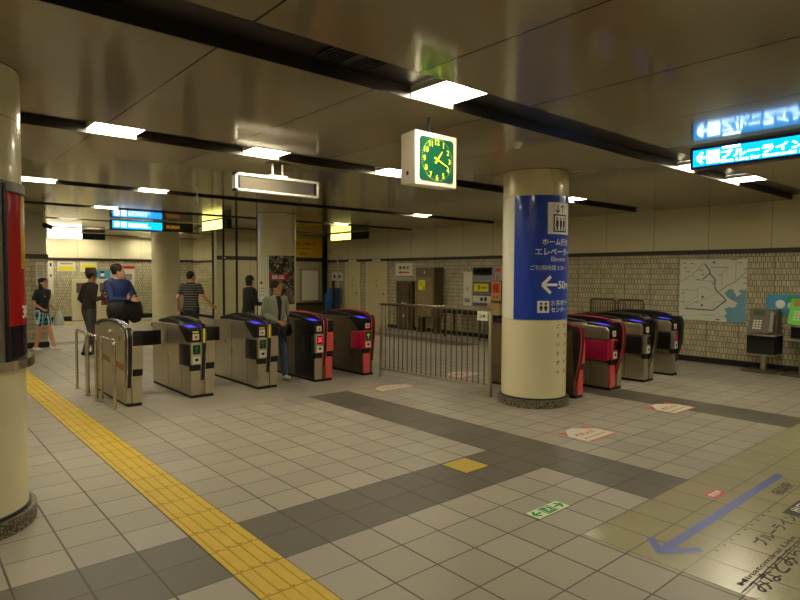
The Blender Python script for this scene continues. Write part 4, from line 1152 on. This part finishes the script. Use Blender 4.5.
def hand_into(bm, wrist, elbow, curl=.5, side=1):
    """palm, four unequal fingers and a thumb, gently curled"""
    w = Vector(wrist); d = (w-Vector(elbow)).normalized()
    up = Vector((0, 1, 0)) if abs(d.y) < .8 else Vector((0, 0, 1))
    s = d.cross(up).normalized(); n = s.cross(d).normalized()
    pal = w+d*.085
    ring_loft(bm, [(w-d*.02, s, n, .022, .018), (w+d*.01, s, n, .026, .017), (w+d*.05, s, n, .038, .016), (pal, s, n, .040, .014), (pal+d*.008, s, n, .036, .010)], 12)
    for k, L_ in enumerate((.066, .076, .07, .054)):
        b0 = pal+s*(-.029+.0195*k)-d*.006
        bend = curl
        d1 = (d*math.cos(bend*.6)+n*math.sin(bend*.6)*1).normalized(); d2 = (d*math.cos(bend*1.5)+n*math.sin(bend*1.5)).normalized()
        p1 = b0+d1*L_*.5; p2 = p1+d2*L_*.5
        limb(bm, [b0, p1, p2], [.0088, .0082, .0068], 8)
    t0 = w+d*.03+s*.032*side
    limb(bm, [t0, t0+(d*.6+s*.7*side+n*.2)*.034, t0+(d*.9+s*.55*side+n*.45)*.062], [.0115, .010, .0082], 8)

def person(label, loc, face, h, pose, top, bottom, shoes=BLACK, skin=SKIN, hair='short', sleeves=1., legs=1., slim=1., hair_m=None, head_turn=0., collar=None):
    """face: heading of the body in degrees (0 = +x, ccw)"""
    t = thing('person', label, 'person', loc, math.radians(face-90))
    k = h/1.70
    t.scale = (k, k, k)
    J = dict(hipL=(-.09, 0, .90), hipR=(.09, 0, .90), kneeL=(-.095, .02, .49), kneeR=(.095, .02, .49), ankL=(-.1, -.02, .085), ankR=(.1, -.02, .085),
             shL=(-.175*slim, 0, 1.39), shR=(.175*slim, 0, 1.39), elL=(-.22, -.03, 1.11), elR=(.22, -.03, 1.11), wrL=(-.22, .08, .88), wrR=(.22, .08, .88), lean=(0, 0, 0))
    J.update(pose)
    lx, ly, lz = J['lean']
    X, Y = (1, 0, 0), (0, 1, 0)
    def sp(z, dx=0): q = max(0, (z-.95)/.6); return (lx*q+dx, ly*q, z)
    for s in 'LR':
        if 'sh'+s not in pose: a = J['sh'+s]; J['sh'+s] = (a[0]+lx*.75, a[1]+ly*.75, a[2])
    def torso(bm, g=0.):
        S = slim
        ring_loft(bm, [(sp(.84), X, Y, .11*S+g, .085+g), (sp(.88), X, Y, .158*S+g, .105+g), (sp(.97), X, Y, .162*S+g, .112+g), (sp(1.08), X, Y, .138*S+g, .1+g), (sp(1.2), X, Y, .155*S+g, .11+g),
                       (sp(1.32), X, Y, .175*S+g, .112+g), (sp(1.40), X, Y, .165*S+g, .09+g), (sp(1.445), X, Y, .10*S+g, .065+g), (sp(1.47), X, Y, .06+g, .055+g)], 20)
    hd = Vector(sp(1.59)); hd.y += .015
    # ---- body: one continuous skin
    bm = bm_new(); torso(bm)
    limb(bm, [sp(1.42), sp(1.52)], [.056, .05])
    for s in 'LR':
        limb(bm, [J['sh'+s], J['el'+s], J['wr'+s]], [.052, .040, .027])
        limb(bm, [J['hip'+s], J['knee'+s], J['ank'+s]], [.083, .056, .040])
        a = Vector(J['ank'+s]); limb(bm, [a+Vector((0, -.03, -.045)), a+Vector((0, .12, -.05))], [.034, .030])
    ca, sa = math.cos(head_turn), math.sin(head_turn)
    HX, HY = (ca, sa, 0), (-sa, ca, 0)
    hv = Vector(HY)
    def hring(dz, dy, rx, ry): return (hd+hv*dy+Vector((0, 0, dz)), HX, HY, rx, ry)
    ring_loft(bm, [hring(-.115, .045, .028, .03), hring(-.1, .035, .046, .05), hring(-.07, .022, .058, .068), hring(-.03, .01, .067, .085), hring(.02, .0, .073, .094), hring(.06, -.004, .070, .09), hring(.09, -.008, .055, .07), hring(.108, -.01, .028, .035)], 20)
    c = hd+hv*.105+Vector((0, 0, -.022)); limb(bm, [hd+hv*.088+Vector((0, 0, .012)), c], [.008, .0145], 8)
    for sx in (-1, 1):
        e = hd+Vector(HX)*.072*sx+Vector((0, 0, -.008)); ring_loft(bm, [(e, HY, (0, 0, 1), .014, .027), (e+Vector(HX)*.016*sx, HY, (0, 0, 1), .017, .030)], 10)
    b = fuse(bm, .0125, 4)
    for s, q in (('L', -1), ('R', 1)): hand_into(b, J['wr'+s], J['el'+s], .5, -q)
    finish(b, 'body', skin, t, True)
    # ---- face
    b = bm_new()
    for sx in (-1, 1): ball(b, hd+Vector(HX)*.03*sx+hv*.083+Vector((0, 0, .008)), .010, 8)
    finish(b, 'eyes', BLKINK, t, True)
    b = bm_new(); c = hd+hv*.088+Vector((0, 0, -.058)); limb(b, [c-Vector(HX)*.02, c+hv*.006, c+Vector(HX)*.02], [.005, .007, .005], 6); finish(b, 'mouth', mat('lips', (150, 84, 74), .5), t, True)
    # ---- hair
    hm = hair_m or HAIR
    bm = bm_new()
    ball(bm, hd-hv*.022+Vector((0, 0, .038)), .1, 18, .86, 1.0, .93)
    if hair == 'bob' or hair == 'long':
        zl = -.10 if hair == 'bob' else -.2
        ring_loft(bm, [hring(zl, -.045, .068, .05), hring(zl+.06, -.035, .088, .07), hring(.02, -.03, .092, .075), hring(.09, -.02, .06, .06)], 16)
    elif hair == 'curly':
        for q in range(26):
            a = q*2.4; e = .15+1.35*((q*7) % 13)/13
            ball(bm, hd-hv*.03+Vector((math.cos(a)*math.cos(e)*.078, math.sin(a)*math.cos(e)*.082, .035+math.sin(e)*.078)), .032, 8)
        ring_loft(bm, [hring(-.05, -.045, .06, .05), hring(.03, -.03, .088, .075), hring(.1, -.015, .06, .06)], 16)
    else:
        ring_loft(bm, [hring(-.055, -.05, .05, .04), hring(.0, -.035, .078, .07), hring(.07, -.02, .075, .08)], 16)
    finish(fuse(bm, .011, 3), 'hair', hm, t, True)
    # ---- clothes
    bm = bm_new(); torso(bm, .014)
    for s in 'LR':
        a, e, w = J['sh'+s], J['el'+s], J['wr'+s]
        if sleeves >= 1: limb(bm, [a, e, lerp(e, w, .93)], [.066, .054, .038])
        else: limb(bm, [a, lerp(a, e, .62)], [.066, .058])
    finish(fuse(bm, .0125, 4), 'top', top, t, True)
    if bottom:
        bm = bm_new()
        ring_loft(bm, [(sp(.80), X, Y, .12*slim, .09), (sp(.86), X, Y, .172*slim, .118), (sp(.97), X, Y, .17*slim, .122), (sp(1.02), X, Y, .150*slim, .112)], 20)
        for s in 'LR':
            a, e, w = J['hip'+s], J['knee'+s], J['ank'+s]
            if legs >= 1: limb(bm, [a, e, lerp(e, w, .97)], [.1, .074, .058])
            else: limb(bm, [a, lerp(a, e, legs)], [.103, .088])
        finish(fuse(bm, .0125, 4), 'trousers' if legs >= 1 else 'shorts', bottom, t, True)
    for s in 'LR':
        a = Vector(J['ank'+s]); bm = bm_new()
        limb(bm, [a+Vector((0, -.035, -.035)), a+Vector((0, .06, -.045)), a+Vector((0, .135, -.055))], [.046, .042, .033])
        b = fuse(bm, .011, 2)
        finish(b, 'shoe', shoes, t, True)
    return t, J, hd, k

DARKTEE = mat('dark_tee', (24, 26, 34), .8); BRNJ = mat('brown_jacket', (52, 42, 36), .8); BLUJ = mat('blue_jacket', (26, 46, 96), .7)
JEAN = mat('dark_jeans', (40, 46, 62), .8); GREYT = mat('grey_trousers', (72, 70, 70), .8); BLKC = mat('black_cloth', (20, 19, 22), .8)
GRNJ = mat('sage_jacket', (148, 152, 132), .75); BLKD = mat('black_dress', (24, 22, 24), .8)

# 1 woman in cap
t, J, hd, k = person('person in black cap, dark T-shirt and blue plaid shorts walking by the pillar', (.36, 9.6, 0), -50, 1.46,
    dict(kneeL=(-.085, .10, .50), ankL=(-.09, .22, .10), kneeR=(.08, -.02, .49), ankR=(.08, -.12, .095), elL=(-.23, -.05, 1.13), wrL=(-.18, .14, 1.0), elR=(.23, -.05, 1.13), wrR=(.2, .16, 1.0), lean=(0, .03, 0)),
    DARKTEE, plaid_material(), WHITE, SKIN2, 'long', sleeves=.5, legs=.6, slim=.95)
b = bm_new(); ball(b, (0, .02, 1.655), .1, 18, .9, 1.02, .62); ring_loft(b, [((0, .10, 1.635), (1, 0, 0), (0, 1, 0), .07, .07), ((0, .10, 1.645), (1, 0, 0), (0, 1, 0), .07, .07)], 16); finish(b, 'cap', BLKC, t, True)
b = bm_new(); f = lambda u, v: (.06-u, .136, v); text_into(b, 'CALIF', f, -.03, 1.27, .04, .15, .03); finish(b, 'chest_print', PAPER, t)
b = bm_new(); ring_loft(b, [((-.27, .2, .92), (1, 0, 0), (0, 1, 0), .02, .02), ((-.27, .2, .84), (1, 0, 0), (0, 1, 0), .06, .1), ((-.27, .2, .68), (1, 0, 0), (0, 1, 0), .08, .14), ((-.27, .2, .58), (1, 0, 0), (0, 1, 0), .07, .12)], 14)
o = tag(finish(b, 'carrier_bag', mat('pale_bag', (190, 196, 184), .5), None, True), 'pale plastic carrier bag held by person in cap', 'bag')
o.matrix_world = Matrix.Translation(t.location) @ Matrix.Rotation(t.rotation_euler.z, 4, 'Z') @ Matrix.Scale(k, 4)
# 2 man with hat
t, J, hd, k = person('person in brown jacket, grey trousers and a small brown hat', (.92, 8.33, 0), 15, 1.62,
    dict(kneeL=(-.09, .08, .5), ankL=(-.09, .16, .09), kneeR=(.09, 0, .49), ankR=(.09, -.14, .1), elL=(-.23, -.06, 1.13), wrL=(-.2, .12, .96), elR=(.21, -.02, 1.12), wrR=(.12, .24, 1.16), lean=(0, .05, 0)),
    BRNJ, GREYT, BLACK, SKIN2, 'short', head_turn=-.2)
b = bm_new(); cyl(b, (0, .065), .155, 1.640, 1.650, 28); cyl(b, (0, .05), .112, 1.645, 1.76, 28, .09); finish(b, 'hat', mat('hat_brown', (74, 54, 34), .8), t, True)
b = bm_new(); ring_loft(b, [((0, .05, 1.44), (1, 0, 0), (0, 1, 0), .075, .075), ((0, .055, 1.475), (1, 0, 0), (0, 1, 0), .066, .068)], 18); finish(b, 'shirt_collar', PAPER, t, True)
# 3 man in blue with folded arms and bag
t, J, hd, k = person('person in blue jacket with curly hair and folded arms', (.93, 6.45, 0), -62, 1.71,
    dict(elL=(-.25, .1, 1.17), wrL=(.0, .24, 1.17), elR=(.24, .12, 1.14), wrR=(-.02, .25, 1.13), kneeL=(-.11, .02, .49), kneeR=(.1, .02, .49)),
    BLUJ, BLKC, BLACK, SKIN, 'curly', slim=1.15, head_turn=.75)
mb = t.location
b = bm_new(); ring_loft(b, [((-.34, .14, .95), (0, 1, 0), (0, 0, 1), .04, .10), ((-.28, .15, .93), (0, 1, 0), (0, 0, 1), .10, .19), ((-.16, .17, .93), (0, 1, 0), (0, 0, 1), .11, .2), ((.0, .16, .99), (0, 1, 0), (0, 0, 1), .09, .15), ((.14, .17, .94), (0, 1, 0), (0, 0, 1), .11, .18), ((.27, .15, .95), (0, 1, 0), (0, 0, 1), .10, .16), ((.33, .14, .95), (0, 1, 0), (0, 0, 1), .04, .09)], 18)
bag = thing('shoulder_bag', 'large black soft bag held at waist of person in blue', 'bag', (mb.x, mb.y, 0), math.radians(-62-90)); bag.scale = (k, k, k)
b2 = b; o = finish(b2, 'bag_body', MBLACK, bag, True)
b = bm_new(); tube(b, [(-.24, .2, 1.08), (-.2, .19, 1.2), (-.12, .16, 1.38), (-.06, .05, 1.5), (.08, -.1, 1.46), (.2, -.14, 1.2), (.26, .02, 1.06)], .012, 8); finish(b, 'strap', BLACK, bag, True)
# 4 striped shirt
t, J, hd, k = person('person in striped shirt and dark jeans walking away with arm swung', (2.72, 7.9, 0), 45, 1.61,
    dict(elL=(-.26, -.08, 1.13), wrL=(-.30, .04, .93), elR=(.27, .04, 1.15), wrR=(.40, .20, .97), kneeL=(-.09, .1, .5), ankL=(-.09, .16, .09), kneeR=(.09, -.02, .5), ankR=(.09, -.2, .12), lean=(-.02, .06, 0)),
    striped_material('striped_shirt', (50, 48, 52), (124, 120, 112), .05), JEAN, BLACK, SKIN2, 'short', sleeves=.5, slim=1., head_turn=-.6)
# 5 woman in black near the poles
t, J, hd, k = person('person with dark bob in black top beside the poster column', (3.22, 6.34, 0), 5, 1.53,
    dict(elL=(-.2, .06, 1.12), wrL=(-.14, .28, 1.08), elR=(.22, .06, 1.12), wrR=(.16, .28, 1.1), lean=(0, .04, 0)),
    BLKD, mat('grey_print_skirt', (70, 64, 56), .8, noise=.5, nscale=30), BLACK, SKIN, 'bob', slim=.92)
# 6 woman in the gate
t, J, hd, k = person('person in sage green jacket and jeans walking through the gate aisle', (2.385, 3.78, 0), -85, 1.45,
    dict(elL=(-.24, -.02, 1.13), wrL=(-.06, .19, 1.05), elR=(.24, -.02, 1.13), wrR=(.07, .2, 1.02), kneeL=(-.085, .14, .5), ankL=(-.09, .16, .10), kneeR=(.085, 0, .49), ankR=(.09, -.18, .12), lean=(0, .03, 0)),
    GRNJ, mat('blue_jeans', (70, 84, 108), .8), WHITE, SKIN2, 'curly', slim=1.08, hair_m=mat('brown_hair', (44, 26, 20), .6), head_turn=.35)
b = bm_new(); ring_loft(b, [((.0, .125, 1.04), (1, 0, 0), (0, 1, 0), .02, .02), ((.0, .142, 1.2), (1, 0, 0), (0, 1, 0), .030, .014), ((0, .135, 1.36), (1, 0, 0), (0, 1, 0), .05, .02), ((0, .085, 1.46), (1, 0, 0), (0, 1, 0), .05, .03)], 10); finish(b, 'black_shirt', BLKC, t, True)
b = bm_new(); ring_loft(b, [((-.02, .25, .78), (1, 0, 0), (0, 1, 0), .10, .04), ((-.02, .25, .84), (1, 0, 0), (0, 1, 0), .13, .06), ((-.02, .24, .96), (1, 0, 0), (0, 1, 0), .12, .05), ((-.02, .23, 1.0), (1, 0, 0), (0, 1, 0), .09, .03)], 16)
bag = thing('handbag', 'small black handbag in the hands of person in green jacket', 'bag', tuple(t.location), math.radians(-75-90)); bag.scale = (k, k, k)
finish(b, 'bag_body', BLACK, bag, True)
b = bm_new(); tube(b, [(-.1, .23, .99), (-.12, .16, 1.15), (-.14, .11, 1.38), (-.1, .0, 1.5), (.0, -.12, 1.42), (.14, -.13, 1.1), (.13, .1, .98), (.08, .23, .98)], .009, 8); finish(b, 'strap', BLACK, bag, True)

# ------------------------------------------------------------------ world, camera, view
w = bpy.data.worlds.new('World'); bpy.context.scene.world = w; w.use_nodes = True
w.node_tree.nodes['Background'].inputs[0].default_value = (.02, .018, .014, 1)
f_, pitch, roll, yaw = 589.13, .0438, .0043, .8596
cx, cy, cz = -1.9078, -4.0386, 1.5752
c_, s_ = math.cos(yaw), math.sin(yaw); cp, sp_ = math.cos(pitch), math.sin(pitch)
F = Vector((c_*cp, s_*cp, -sp_)); R0 = Vector((s_, -c_, 0)); U0 = R0.cross(F)
Rv = R0*math.cos(roll)+U0*math.sin(roll); Uv = -R0*math.sin(roll)+U0*math.cos(roll)
cam = bpy.data.cameras.new('camera'); co = bpy.data.objects.new('camera', cam); COL.objects.link(co)
cam.sensor_width = 36; cam.lens = f_/800*36; cam.clip_start = .05
M = Matrix((Rv, Uv, -F)).transposed().to_4x4(); M.translation = (cx, cy, cz); co.matrix_world = M
sc = bpy.context.scene; sc.camera = co
sc.view_settings.view_transform = 'Standard'; sc.view_settings.look = 'None'; sc.view_settings.gamma = 1
sc.view_settings.exposure = 0.9; sc.view_settings.use_curve_mapping = False
sc.cycles.max_bounces = 8; sc.cycles.diffuse_bounces = 5; sc.cycles.glossy_bounces = 4
sc.cycles.sample_clamp_indirect = 6
